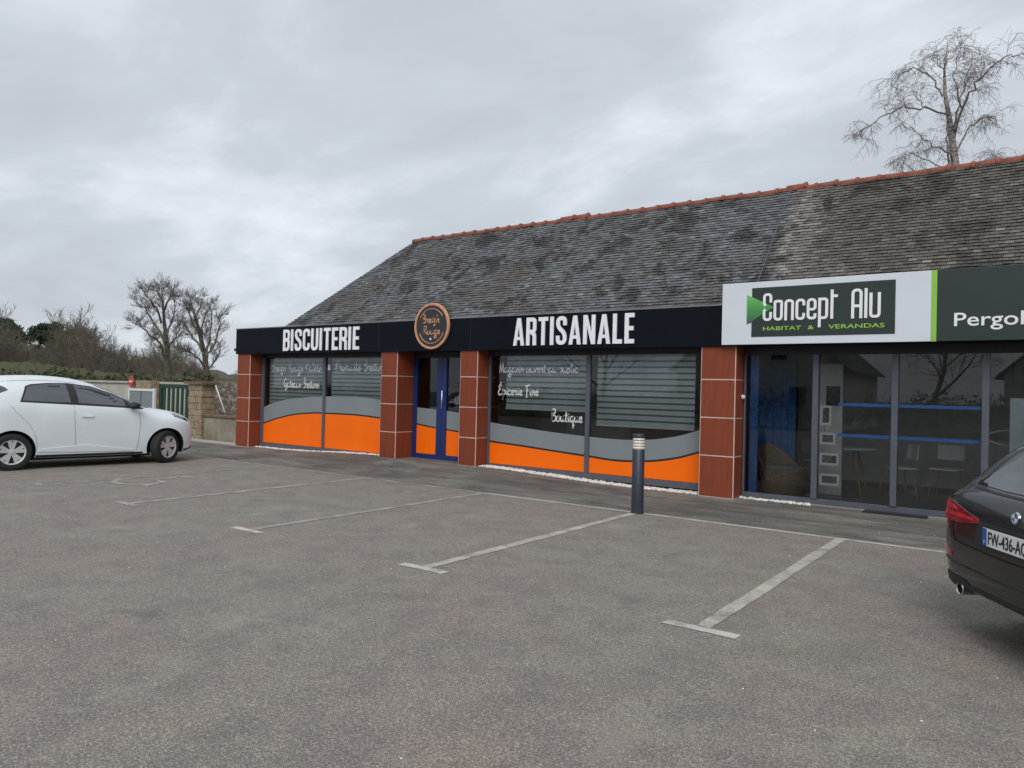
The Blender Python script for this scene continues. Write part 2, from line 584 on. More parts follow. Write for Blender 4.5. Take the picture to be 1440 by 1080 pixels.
def sheet(name, mat, x0, x1, y0, y1, z, nx, ny):
    xs = np.linspace(x0, x1, nx); ys = np.linspace(y0, y1, ny)
    v = [(x, y, z + gz(x, y)) for y in ys for x in xs]
    f = [(j * nx + i, j * nx + i + 1, (j + 1) * nx + i + 1, (j + 1) * nx + i) for j in range(ny - 1) for i in range(nx - 1)]
    mb = MB().add(v, f)
    return struct(mb.build(name, mat, fix=False, smooth=True))


sheet('car_park', 'asphalt', -34, 16, -14, 8.9, 0.0, 60, 30)
sheet('walkway', 'walk_asphalt', -34, 16, 8.9, 11.6, 0.0, 100, 20)


def line(name, mat, x0, x1, y0, y1, z=0.004):
    nx = max(2, int((x1 - x0) / 0.5) + 2)
    ny = max(2, int((y1 - y0) / 0.5) + 2)
    rnd = random.Random(int(x0 * 100 + y0 * 10))
    xs = np.linspace(x0, x1, nx); ys = np.linspace(y0, y1, ny)
    v = []
    for j, y in enumerate(ys):
        for i, x in enumerate(xs):
            jx = rnd.uniform(-.008, .008); jy = rnd.uniform(-.008, .008)
            v.append((x + jx, y + jy, z + gz(x, y)))
    f = [(j * nx + i, j * nx + i + 1, (j + 1) * nx + i + 1, (j + 1) * nx + i) for j in range(ny - 1) for i in range(nx - 1)]
    return struct(MB().add(v, f).build(name, mat, fix=False))


line('walkway_line', 'line_paint_bright', -6.9, 0.6, 8.775, 8.845)
line('walkway_line', 'line_paint_thin', -15.3, -6.91, 8.78, 8.84)
for x, mat in ((-1.86, 'line_paint'), (-4.36, 'line_paint'), (-6.89, 'line_paint_thin'), (-9.45, 'line_paint_thin'), (-11.95, 'line_paint_faded'), (-14.45, 'line_paint_faded'), (0.64, 'line_paint')):
    line('parking_line', mat, x - 0.055, x + 0.055, 4.80, 8.775)
    line('parking_line_end', 'line_paint_bright' if x > -7 else 'line_paint_thin', x - 0.25, x + 0.25, 4.70, 4.797)
# faded wheelchair symbol in the nearest stall beside the white car
m = MB()
def ribbon2(pts, w, z):
    n = len(pts); L = []; Rr = []
    for i in range(n):
        a = Vector(pts[max(0, i - 1)]); b = Vector(pts[min(n - 1, i + 1)])
        d = (b - a).normalized(); nn = Vector((-d.y, d.x)) * w / 2
        L.append((pts[i][0] + nn.x, pts[i][1] + nn.y, z)); Rr.append((pts[i][0] - nn.x, pts[i][1] - nn.y, z))
    return L + Rr, [(i, i + 1, n + i + 1, n + i) for i in range(n - 1)]
cx, cy = -11.45, 5.95
m.add(*ribbon2([(cx + 0.42 * math.cos(a), cy - 0.05 + 0.30 * math.sin(a)) for a in np.linspace(R_(150), R_(400), 16)], 0.09, 0.004))
m.add(*ribbon2([(cx - 0.05, cy + 0.62), (cx - 0.03, cy + 0.25), (cx + 0.35, cy + 0.2), (cx + 0.55, cy - 0.25)], 0.09, 0.0055))
m.add(*ribbon2([(cx - 0.07 + 0.07 * math.cos(a), cy + 0.82 + 0.07 * math.sin(a)) for a in np.linspace(0, 2 * math.pi, 12)], 0.1, 0.004))
struct(m.build('wheelchair_symbol', 'line_paint_thin', fix=False))

# ================================================================== the building
GY = 11.36           # glass plane
FZ0, FZ1 = 2.31, 2.93   # fascia
B = thing('shop_building', 'long low shop building with slate hipped roof, red tiled pillars and black fascia', 'building', (-6, 11.36, 0), worldgeo=True)
X0, X1 = -16.45, 6.0
YB = 16.6
wl = MB()
wl.box(X0, X0 + 0.25, 11.45, YB, -0.1, 2.6)                 # left end wall
wl.box(X0 + 0.25, X1, YB - 0.25, YB, -0.1, 2.6)             # back wall
wl.box(X1 - 0.25, X1, 11.45, YB - 0.25, -0.1, 2.6)          # right end wall
wl.build('wall', 'render_wall', B)
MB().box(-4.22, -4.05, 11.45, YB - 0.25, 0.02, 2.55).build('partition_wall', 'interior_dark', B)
MB().box(X0 + 0.25, X1 - 0.25, 11.33, YB - 0.25, -0.06, 0.012).build('interior_floor', 'interior_floor', B)
MB().box(X0 + 0.25, X1 - 0.25, 11.44, YB - 0.25, 2.50, 2.56).build('ceiling', 'interior_wall', B)
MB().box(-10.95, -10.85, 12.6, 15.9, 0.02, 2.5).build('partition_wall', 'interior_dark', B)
# display wall inside the right-hand shop
MB().box(-4.04, X1 - .26, 15.2, 15.3, 0.013, 2.49).build('partition_wall', 'interior_wall', B)

# fascia and soffit
fs_ = MB()
fs_.box(-16.62, 6.0, 10.965, 11.02, FZ0, FZ1)
fs_.box(-16.62, -16.565, 11.02, 11.9, FZ0, FZ1)
fa = fs_.build('fascia', 'fascia_black', B)
MB().box(-16.565, 6.0, 11.02, 11.62, FZ1 - 0.05, FZ1 - 0.012).build('fascia_cap', 'lead', fa)
MB().box(-16.562, 6.0, 11.022, 11.47, FZ0 + 0.02, FZ0 + 0.05).build('soffit', 'soffit', B)
for xj in (-13.9, -11.5, -9.0, -6.55):
    MB().box(xj, xj + 0.006, 10.9615, 10.966, FZ0 + 0.003, FZ1 - 0.002).build('panel_joint', 'soffit', fa)
MB().box(-16.63, -3.9, 10.956, 11.0, FZ1 + 0.0005, FZ1 + 0.02).build('edge_trim', 'lead', fa)
g = MB().box(-16.98, -16.63, 11.15, 11.35, 2.40, 2.47); g.box(-16.86, -16.63, 11.18, 11.32, 2.34, 2.40)
g.build('gutter_end', 'soffit', B)

# pillars: pale core, four red boards a face
tile_mesh = {}
def tilemesh(w, h):
    k = (round(w, 3), round(h, 3))
    if k not in tile_mesh:
        mb = MB().bevbox(-w / 2, w / 2, -0.008, 0.008, -h / 2, h / 2, 0.003)
        o = mb.build('tile', 'cladding'); me = o.data
        bpy.data.objects.remove(o)
        tile_mesh[k] = me
    return tile_mesh[k]


def pillar(x0, x1, yb, base, left=False):
    c = MB().box(x0 + 0.010, x1 - 0.010, 11.008, yb, base - 0.25, 2.325)
    p = c.build('pillar', 'joint', B)
    zs = [base + 0.004, 0.638, 1.222, 1.806, 2.36]
    for i in range(4):
        z0, z1 = zs[i] + 0.011, zs[i + 1] - 0.011
        if i == 3:
            z1 = 2.325
        faces = [((x0 + x1) / 2, 11.008, 0.0, x1 - x0 - 0.045), (x1 - 0.010, (11.0 + yb) / 2 + .006, R_(90), yb - 11.0 - 0.035)]
        faces.append((x0 + 0.010, (11.0 + yb) / 2 + .006, R_(-90), yb - 11.0 - 0.035))
        for fx, fy, rz, w in faces:
            o = link_obj('tile', tilemesh(w, z1 - z0), p)
            o.location = (fx, fy, (z0 + z1) / 2)
            o.rotation_euler = (0, 0, rz)
    return p


pillar(-16.60, -16.06, 11.46, 0.0)
pillar(-11.45, -10.965, 11.56, 0.085)
pillar(-9.275, -8.83, 11.56, 0.09)
pillar(-4.405, -3.84, 11.44, 0.0)
pillar(0.75, 1.3, 11.44, 0.0)


# ---------------------------------------------------------------- windows
def frame_bars(parent, mat, bars, name='frame'):
    out = []
    for b in bars:
        o = MB().bevbox(*b, 0.004).build(name, mat, parent)
        out.append(o)
    return out


def vinyl(parent, name, mat, top, bot, y, seg=(None, None), thick=0.002):
    """sheet between two curves given as [(x,z)..]"""
    xs = np.linspace(seg[0], seg[1], 28)
    tz = hermite([p[0] for p in top], [p[1] for p in top], xs)
    bz = hermite([p[0] for p in bot], [p[1] for p in bot], xs)
    n = len(xs)
    v = [(x, y, z) for x, z in zip(xs, bz)] + [(x, y, z) for x, z in zip(xs, tz)]
    v += [(x, y + thick, z) for x, z in zip(xs, bz)] + [(x, y + thick, z) for x, z in zip(xs, tz)]
    f = []
    for i in range(n - 1):
        f.append((i, i + 1, n + i + 1, n + i))
        f.append((2 * n + i, 3 * n + i, 3 * n + i + 1, 2 * n + i + 1))
        f.append((n + i, n + i + 1, 3 * n + i + 1, 3 * n + i))
        f.append((i, 2 * n + i, 2 * n + i + 1, i + 1))
    f += [(0, n, 3 * n, 2 * n), (n - 1, 3 * n - 1, 4 * n - 1, 2 * n - 1)]
    return MB().add(v, f).build(name, mat, parent)


def hermite(xs, ys, q):
    xs = np.array(xs, float); ys = np.array(ys, float)
    d = np.diff(ys) / np.diff(xs)
    mm = np.zeros_like(ys)
    mm[0], mm[-1] = d[0], d[-1]
    for i in range(1, len(xs) - 1):
        mm[i] = 0 if d[i - 1] * d[i] <= 0 else 2 * d[i - 1] * d[i] / (d[i - 1] + d[i])
    q = np.clip(np.atleast_1d(np.array(q, float)), xs[0], xs[-1])
    i = np.clip(np.searchsorted(xs, q) - 1, 0, len(xs) - 2)
    h = xs[i + 1] - xs[i]; t_ = (q - xs[i]) / h
    return ((2 * t_**3 - 3 * t_**2 + 1) * ys[i] + (t_**3 - 2 * t_**2 + t_) * h * mm[i] + (-2 * t_**3 + 3 * t_**2) * ys[i + 1] + (t_**3 - t_**2) * h * mm[i + 1])


def pane(parent, x0, x1, z0, z1, y=GY, mat='shop_glass'):
    return MB().add([(x0, y, z0), (x1, y, z0), (x1, y, z1), (x0, y, z1)], [(0, 1, 2, 3)]).build('pane', mat, parent, fix=False)


# left display window of the biscuit shop
FY0, FY1 = GY - 0.03, GY + 0.05
def shop_window(xa, xm, xb, zb, otop, gtop, left_wide):
    w = MB().bevbox(xa, xb, FY0, FY1, zb - 0.06, zb + 0.045, 0.005).build('window', 'frame_grey', B)
    fw = 0.045
    frame_bars(w, 'frame_grey', [(xa, xa + left_wide, FY0, FY1, zb + 0.046, 2.22), (xb - fw, xb, FY0, FY1, zb + 0.046, 2.22),
                                 (xm - 0.04, xm + 0.04, FY0 - 0.004, FY1, zb + 0.046, 2.22)])
    frame_bars(w, 'soffit', [(xa, xb, FY0, FY1, 2.221, 2.328)], 'head')
    for (a, b) in ((xa + left_wide, xm - 0.04), (xm + 0.04, xb - fw)):
        pane(w, a + 0.0005, b - 0.0005, zb + 0.046, 2.22)
        gap = [(x, z + 0.035) for x, z in otop]
        vinyl(w, 'orange_vinyl', 'vinyl_orange', otop, [(xa, zb + 0.05), (xb, zb + 0.05)], GY - 0.006, (a + 0.004, b - 0.004))
        vinyl(w, 'black_vinyl', 'vinyl_black', gap, otop, GY - 0.0055, (a + 0.004, b - 0.004))
        vinyl(w, 'grey_vinyl', 'vinyl_grey', gtop, gap, GY - 0.006, (a + 0.004, b - 0.004))
    return w


w1 = shop_window(-16.05, -13.66, -11.455, 0.075,
                 [(-16.1, .53), (-15.96, .57), (-15.3, .74), (-14.57, .86), (-13.77, .91), (-12.74, .915), (-11.85, .88), (-11.4, .85)],
                 [(-16.1, .93), (-15.69, 1.08), (-14.89, 1.23), (-13.84, 1.31), (-12.65, 1.335), (-11.81, 1.29), (-11.4, 1.25)], 0.10)
w2 = shop_window(-8.82, -6.60, -4.41, 0.10,
                 [(-8.9, .565), (-8.73, .55), (-8.01, .51), (-7.33, .465), (-6.6, .42), (-6.0, .385), (-5.46, .415), (-4.95, .50), (-4.56, .62), (-4.35, .69)],
                 [(-8.9, .955), (-8.7, .93), (-8.02, .87), (-7.17, .81), (-6.69, .785), (-6.01, .765), (-5.47, .79), (-4.96, .87), (-4.56, .99), (-4.35, 1.06)], 0.05)

# blue glazed door between the middle pillars
DY = 11.52
d = MB().bevbox(-10.96, -9.28, DY - 0.03, DY + 0.05, 0.09, 0.19, 0.005).build('door', 'frame_blue', B)
frame_bars(d, 'frame_blue', [(-10.96, -10.86, DY - 0.03, DY + 0.05, 0.191, 2.2), (-10.29, -10.03, DY - 0.034, DY + 0.05, 0.191, 2.2),
                             (-9.36, -9.28, DY - 0.03, DY + 0.05, 0.191, 2.2)])
frame_bars(d, 'soffit', [(-10.96, -9.28, DY - 0.03, DY + 0.05, 2.201, 2.328)], 'head')
MB().box(-10.163, -10.157, DY - 0.037, DY - 0.0345, 0.2, 2.19).build('leaf_joint', 'soffit', d)
for a, b in ((-10.86, -10.29), (-10.03, -9.36)):
    pane(d, a + .0005, b - .0005, 0.191, 2.2, DY)
    ot = [(-10.96, .80), (-10.35, .735), (-9.9, .70), (-9.28, .655)]
    gp = [(x, z + 0.03) for x, z in ot]
    vinyl(d, 'orange_vinyl', 'vinyl_orange', ot, [(-10.96, .195), (-9.28, .195)], DY - 0.006, (a + .004, b - .004))
    vinyl(d, 'black_vinyl', 'vinyl_black', gp, ot, DY - 0.0055, (a + .004, b - .004))
    vinyl(d, 'grey_vinyl', 'vinyl_grey', [(-10.96, 1.16), (-10.35, 1.13), (-9.9, 1.10), (-9.28, 1.04)], gp, DY - 0.006, (a + .004, b - .004))
MB().tube([(-10.10, DY - 0.035, 1.15), (-10.10, DY - 0.085, 1.15), (-10.10, DY - 0.085, 1.52), (-10.10, DY - 0.035, 1.52)], 0.014, 8).build('handle', 'chrome', d, smooth=60)
MB().bevbox(-10.96, -9.28, 11.02, DY + 0.04, 0.0, 0.088, 0.008).build('door_step', 'pale_concrete', B)

# right-hand shop glazing
cw = MB().bevbox(-3.83, 0.74, FY0, FY1, 0.013, 0.095, 0.005).build('window', 'frame_grey', B)
MX = (-2.775, -1.735, -0.68, 0.30)
for xm in MX:
    frame_bars(cw, 'frame_grey', [(xm - 0.04, xm + 0.04, FY0 - 0.02, FY1, 0.096, 2.19)])
frame_bars(cw, 'frame_grey', [(-3.83, -3.80, FY0, FY1, 0.096, 2.19), (0.70, 0.74, FY0, FY1, 0.096, 2.19)])
frame_bars(cw, 'soffit', [(-3.83, 0.74, FY0, FY1, 2.191, 2.328)], 'head')
xs_ = [-3.80] + list(MX) + [0.70]
for i in range(len(xs_) - 1):
    a = xs_[i] + (0.04 if i else 0); b = xs_[i + 1] - (0.04 if i < len(xs_) - 2 else 0)
    pane(cw, a + .0005, b - .0005, 0.096, 2.19)
    if i in (1, 2):
        for zz in (1.475, 1.035):
            MB().box(max(a, -2.47) + .004, b - .004, GY - 0.008, GY - 0.006, zz - 0.022, zz + 0.022).build('blue_strip', 'vinyl_blue', cw)
MB().box(1.3, 5.7, GY, 11.45, 0.0, 2.33).build('wall', 'render_wall', B)

# ---------------------------------------------------------------- roof
EY, EZ, RY, RZ = 11.40, 2.53, 14.0, 5.385
HX, RX0, RX1 = -16.44, -13.40, 6.0
ang = math.atan2(RZ - EZ, RY - EY)
cA, sA = math.cos(ang), math.sin(ang)
VM = (RZ - EZ) / sA
rf = MB()
BYE = 2 * RY - EY
rf.add([(HX, EY, EZ - .03), (RX1, EY, EZ - .03), (RX1, RY, RZ - .03), (RX0, RY, RZ - .03), (HX, BYE, EZ - .03), (RX1, BYE, EZ - .03)],
       [(0, 1, 2, 3), (3, 2, 5, 4), (0, 3, 4), (1, 5, 2), (0, 4, 5, 1)])
roof = rf.build('roof', 'lead', B)
rnd = random.Random(5)
sl = MB()
EXP, SW, TH = 0.078, 0.125, 0.006
def slate(P, u0, u1, v0, v1, clampf):
    """P(u,v,h) maps roof-plane coordinates to space"""
    a = min(1, max(0, rnd.gauss(0.46, 0.17)))
    l0, l1 = 0.024 + rnd.uniform(-.003, .008), 0.006
    pts = []
    for (u, v, h) in ((u0, v0, l0), (u1, v0, l0), (u1, v1, l1), (u0, v1, l1), (u0, v0, l0 - TH), (u1, v0, l0 - TH)):
        lo, hi = clampf(v)
        pts.append(P(min(hi, max(lo, u)), v, h))
    sl.add(pts, [(0, 1, 2, 3), (4, 5, 1, 0), (5, 2, 1), (4, 0, 3)], a)
def cover(P, ua, ub, vm, clampf):
    r = 0; v = 0.0
    while v < vm - 0.02:
        off = (r % 2) * SW / 2 + rnd.uniform(-.006, .006)
        lo, hi = clampf(v)
        u = ua - SW + off
        while u < ub:
            w = SW
            if u + w > lo + 0.01 and u < hi - 0.01:
                jv = rnd.uniform(-.006, .006)
                slate(P, u + .0025, u + w - .0025, v + jv, min(vm, v + EXP * 1.25), clampf)
            u += w
        v += EXP; r += 1
# front
def hipx(v):
    return HX + (RX0 - HX) * v / VM
cover(lambda u, v, h: (u, EY + v * cA - h * sA, EZ + v * sA + h * cA), HX, RX1, VM, lambda v: (hipx(min(v, VM)), RX1))
# hip end
hang = math.atan2(RZ - EZ, RX0 - HX); hc, hs_ = math.cos(hang), math.sin(hang); VH = (RZ - EZ) / hs_
def hcl(v):
    q = min(1, v / VH)
    return (EY + (RY - EY) * q, BYE - (BYE - RY) * q)
cover(lambda u, v, h: (HX + v * hc - h * hs_, u, EZ + v * hs_ + h * hc), EY, BYE, VH, hcl)
so = sl.build('slates', 'slate', roof, fix=False, attr=True)
so['kind'] = 'stuff'
# back slope
sl = MB(); SW = 0.31; EXP = 0.184
cover(lambda u, v, h: (u, BYE - v * cA + h * sA, EZ + v * sA + h * cA), HX, RX1, VM, lambda v: (hipx(min(v, VM)), RX1))
so = sl.build('slates', 'slate', roof, fix=False, attr=True)
so['kind'] = 'stuff'
# joint strip where the roofs of the two shops meet
def RP(u, v, h):
    return (u, EY + v * cA - h * sA, EZ + v * sA + h * cA)
js = MB()
js.add([RP(-3.937, 0.3, .034), RP(-3.921, 0.3, .034), RP(-3.921, VM, .034), RP(-3.937, VM, .034), RP(-3.937, 0.3, .0), RP(-3.921, 0.3, .0), RP(-3.921, VM, .0), RP(-3.937, VM, .0)],
       [(0, 1, 2, 3), (0, 4, 5, 1), (1, 5, 6, 2), (3, 2, 6, 7), (0, 3, 7, 4)])
js.build('flashing', 'frame_grey', roof)
# terracotta ridge tiles
rt = MB()
TL = 0.36
n = 10
def half(x, r, zoff):
    return [(x, r * math.cos(a) * 1.05, r * math.sin(a) + zoff) for a in np.linspace(R_(-18), R_(198), n)]
prof = [(-TL / 2, .066), (TL / 2 - .055, .070), (TL / 2 - .055, .086), (TL / 2 - 0.01, .089), (TL / 2, .083)]
vv_ = []
for x, r in prof:
    vv_ += half(x, r, 0)
ff_ = []
for i in range(len(prof) - 1):
    for k in range(n - 1):
        ff_.append((i * n + k, i * n + k + 1, (i + 1) * n + k + 1, (i + 1) * n + k))
ff_ += [tuple(range(n)), tuple(range(4 * n, 5 * n))]
rt.add(vv_, ff_)
o0 = rt.build('ridge_tile', 'terracotta', smooth=35); rme = o0.data; bpy.data.objects.remove(o0)
rnd = random.Random(9)
x = RX0 + 0.1
while x < RX1:
    o = link_obj('ridge_tile', rme, roof)
    o.location = (x, RY + rnd.uniform(-.008, .008), RZ - 0.015 + rnd.uniform(-.01, .008))
    o.rotation_euler = (R_(rnd.uniform(-4, 4)), R_(rnd.uniform(-1.6, 1.6)), R_(rnd.uniform(-1.5, 1.5)))
    x += 0.345
for x in (-8.75, -8.40, -3.82):
    o = link_obj('ridge_tile', rme, roof)
    o.location = (x, RY, RZ + 0.022)
    o.rotation_euler = (0, R_(-1), R_(2))


# ================================================================== lettering
def rpath(pts, r, seg=5):
    """polyline with rounded inner corners"""
    out = [Vector(pts[0])]
    for i in range(1, len(pts) - 1):
        a, b, c = Vector(pts[i - 1]), Vector(pts[i]), Vector(pts[i + 1])
        d1 = (a - b); d2 = (c - b)
        rr = min(r, d1.length * 0.49, d2.length * 0.49)
        p, q = b + d1.normalized() * rr, b + d2.normalized() * rr
        for k in range(seg + 1):
            s = k / seg
            out.append(p * (1 - s) ** 2 + b * 2 * s * (1 - s) + q * s * s)
    out.append(Vector(pts[-1]))
    return out


def ribbon_poly(pts, w):
    """mitred strip -> left and right point lists"""
    n = len(pts); L = []; Q = []
    for i in range(n):
        if i == 0:
            d = (pts[1] - pts[0]).normalized(); nn = Vector((-d.y, d.x)); s = 1
        elif i == n - 1:
            d = (pts[-1] - pts[-2]).normalized(); nn = Vector((-d.y, d.x)); s = 1
        else:
            d1 = (pts[i] - pts[i - 1]).normalized(); d2 = (pts[i + 1] - pts[i]).normalized()
            n1 = Vector((-d1.y, d1.x)); n2 = Vector((-d2.y, d2.x))
            nn = (n1 + n2)
            if nn.length < 1e-4:
                nn = n1
            nn = nn.normalized(); s = 1 / max(0.45, nn.dot(n1))
        L.append(pts[i] + nn * w / 2 * s); Q.append(pts[i] - nn * w / 2 * s)
    return L, Q


def block_glyph(ch, w, s):
    """returns ribbons [(pts,width)] and polygons for a condensed bold capital in a w x 1 box"""
    h = s / 2; r = min(0.16, w * 0.42)
    V = lambda L: [Vector(p) for p in L]
    rib = []; pol = []
    if ch == 'I':
        rib = [V([(h, 0), (h, 1)])]
    elif ch == 'L':
        rib = [V([(h, 0), (h, 1)]), V([(s, h), (w, h)])]
    elif ch == 'T':
        rib = [V([(w / 2, 0), (w / 2, 1 - s)]), V([(0, 1 - h), (w, 1 - h)])]
    elif ch == 'E':
        rib = [V([(h, 0), (h, 1)]), V([(s, h), (w, h)]), V([(s, .5), (w * .92, .5)]), V([(s, 1 - h), (w, 1 - h)])]
    elif ch == 'U':
        rib = [rpath([(h, 1), (h, h), (w - h, h), (w - h, 1)], r)]
    elif ch == 'C':
        rib = [rpath([(w - h, .66), (w - h, 1 - h), (h, 1 - h), (h, h), (w - h, h), (w - h, .34)], r)]
    elif ch == 'S':
        rib = [rpath([(w - h, .68), (w - h, 1 - h), (h, 1 - h), (h, .62), (w - h, .40), (w - h, h), (h, h), (h, .32)], r)]
    elif ch == 'B':
        rib = [V([(h, 0), (h, 1)]), rpath([(s, 1 - h), (w - h, 1 - h), (w - h, .53), (s, .53)], r), rpath([(s, .50), (w - h, .50), (w - h, h), (s, h)], r)]
    elif ch == 'R':
        rib = [V([(h, 0), (h, 1)]), rpath([(s, 1 - h), (w - h, 1 - h), (w - h, .49), (s, .49)], r), rpath([(w * .5, .46), (w - h * 1.1, .40), (w - h, 0)], r)]
    elif ch == 'N':
        rib = [V([(h, 0), (h, 1)]), V([(w - h, 0), (w - h, 1)])]
        pol = [V([(h * .6, 1), (s * 1.05, 1), (w - h * .6, 0), (w - s * 1.05, 0)])]
    elif ch == 'A':
        c = w / 2
        pol = [V([(0, 0), (s * .98, 0), (c + s * .30, 1), (c - s * .52, 1)]), V([(w, 0), (w - s * .98, 0), (c - s * .30, 1), (c + s * .52, 1)]), V([(w * .24, .2), (w * .76, .2), (w * .72, .2 + s * .8), (w * .28, .2 + s * .8)])]
    # --- rounded lower case set for the neighbouring shop
    x = 0.74
    rr = min(.2, w * .45)
    if ch == 'c_':
        rib = [rpath([(w - h, x * .68), (w - h, x - h), (h, x - h), (h, h), (w - h, h), (w - h, x * .32)], rr)]
    elif ch == 'C_':
        rib = [rpath([(w - h, .66), (w - h, 1 - h), (h, 1 - h), (h, .60), (h + .05, .55)], rr), rpath([(h + .05, .42), (h, .38), (h, h), (w - h, h), (w - h, .32)], rr)]
    elif ch == 'o_':
        p = rpath([(w / 2, x - h), (h, x - h), (h, h), (w - h, h), (w - h, x - h), (w / 2 - .001, x - h)], rr)
        rib = [p]
    elif ch == 'n_':
        rib = [rpath([(h, 0), (h, x - h), (w - h, x - h), (w - h, 0)], .10)]
    elif ch == 'e_':
        rib = [rpath([(s, x * .48), (w - h, x * .48), (w - h, x - h), (h, x - h), (h, h), (w - h, h), (w - h, x * .28)], rr)]
    elif ch == 'p_':
        rib = [V([(h, -.28), (h, x)]), rpath([(s, x - h), (w - h, x - h), (w - h, h), (s, h)], .12)]
    elif ch == 't_':
        rib = [V([(h + .02, 0), (h + .02, 1)]), V([(s + .02, .78), (w, .78)])]
    elif ch == 'A_':
        rib = [rpath([(h, 0), (h, 1 - h), (w - h, 1 - h), (w - h, 0)], rr), V([(s, .42), (w - s, .42)])]
    elif ch == 'l_':
        rib = [V([(h, 0), (h, 1)])]
    elif ch == 'u_':
        rib = [rpath([(h, .84), (h, h), (w - h, h), (w - h, .84)], .10)]
    return rib, pol


def glyph_mesh(mb, ch, w, s, x0, z0, H, yf, depth, wx=None):
    """adds glyph prisms standing on plane y=yf (front), growing to yf+depth"""
    rib, pol = block_glyph(ch, w, s)
    k = 0
    for p in rib:
        L, Q = ribbon_poly(p, s)
        d = k * 0.0007; k += 1
        n = len(L)
        T = lambda v, y: (x0 + v.x * H, y, z0 + v.y * H)
        vs_ = [T(v, yf + d) for v in L] + [T(v, yf + d) for v in Q] + [T(v, yf + depth) for v in L] + [T(v, yf + depth) for v in Q]
        f = []
        for i in range(n - 1):
            f += [(i, i + 1, n + i + 1, n + i), (i, 2 * n + i, 2 * n + i + 1, i + 1), (n + i, n + i + 1, 3 * n + i + 1, 3 * n + i)]
        f += [(0, n, 3 * n, 2 * n), (n - 1, 3 * n - 1, 4 * n - 1, 2 * n - 1)]
        mb.add(vs_, f)
    for p in pol:
        d = k * 0.0007; k += 1
        n = len(p)
        vs_ = [(x0 + v.x * H, yf + d, z0 + v.y * H) for v in p] + [(x0 + v.x * H, yf + depth, z0 + v.y * H) for v in p]
        mb.add(vs_, [tuple(range(n))] + [(i, (i + 1) % n, n + (i + 1) % n, n + i) for i in range(n)])


def block_word(root, word, xa, xb, z0, H, yf, depth, mat, s=0.142, gap=0.088):
    wid = {'I': s, 'T': .36, 'E': .31, 'L': .31, 'A': .43, 'N': .42}
    ws = [wid.get(c, .385) for c in word]
    tot = sum(ws) + gap * (len(word) - 1)
    k = (xb - xa) / (tot * H)          # horizontal squeeze
    x = xa
    for c, w in zip(word, ws):
        mb = MB()
        glyph_mesh(mb, c, w * k, s * min(1, k * 1.02), x, z0, H, yf, depth)
        mb.build('letter', mat, root, fix=True)
        x += (w + gap) * k * H


s1 = thing('shop_sign', 'white condensed capital letters spelling biscuiterie at left end of black fascia', 'sign', (-13.4, 10.95, 2.36), group=None, worldgeo=True)
block_word(s1, 'BISCUITERIE', -14.70, -12.09, 2.365, 0.50, 10.942, 0.0225, 'white_letter')
s2 = thing('shop_sign', 'white condensed capital letters spelling artisanale on black fascia, beside white sign board', 'sign', (-6.7, 10.95, 2.38), worldgeo=True)
block_word(s2, 'ARTISANALE', -7.97, -5.53, 2.38, 0.50, 10.942, 0.0225, 'white_letter')

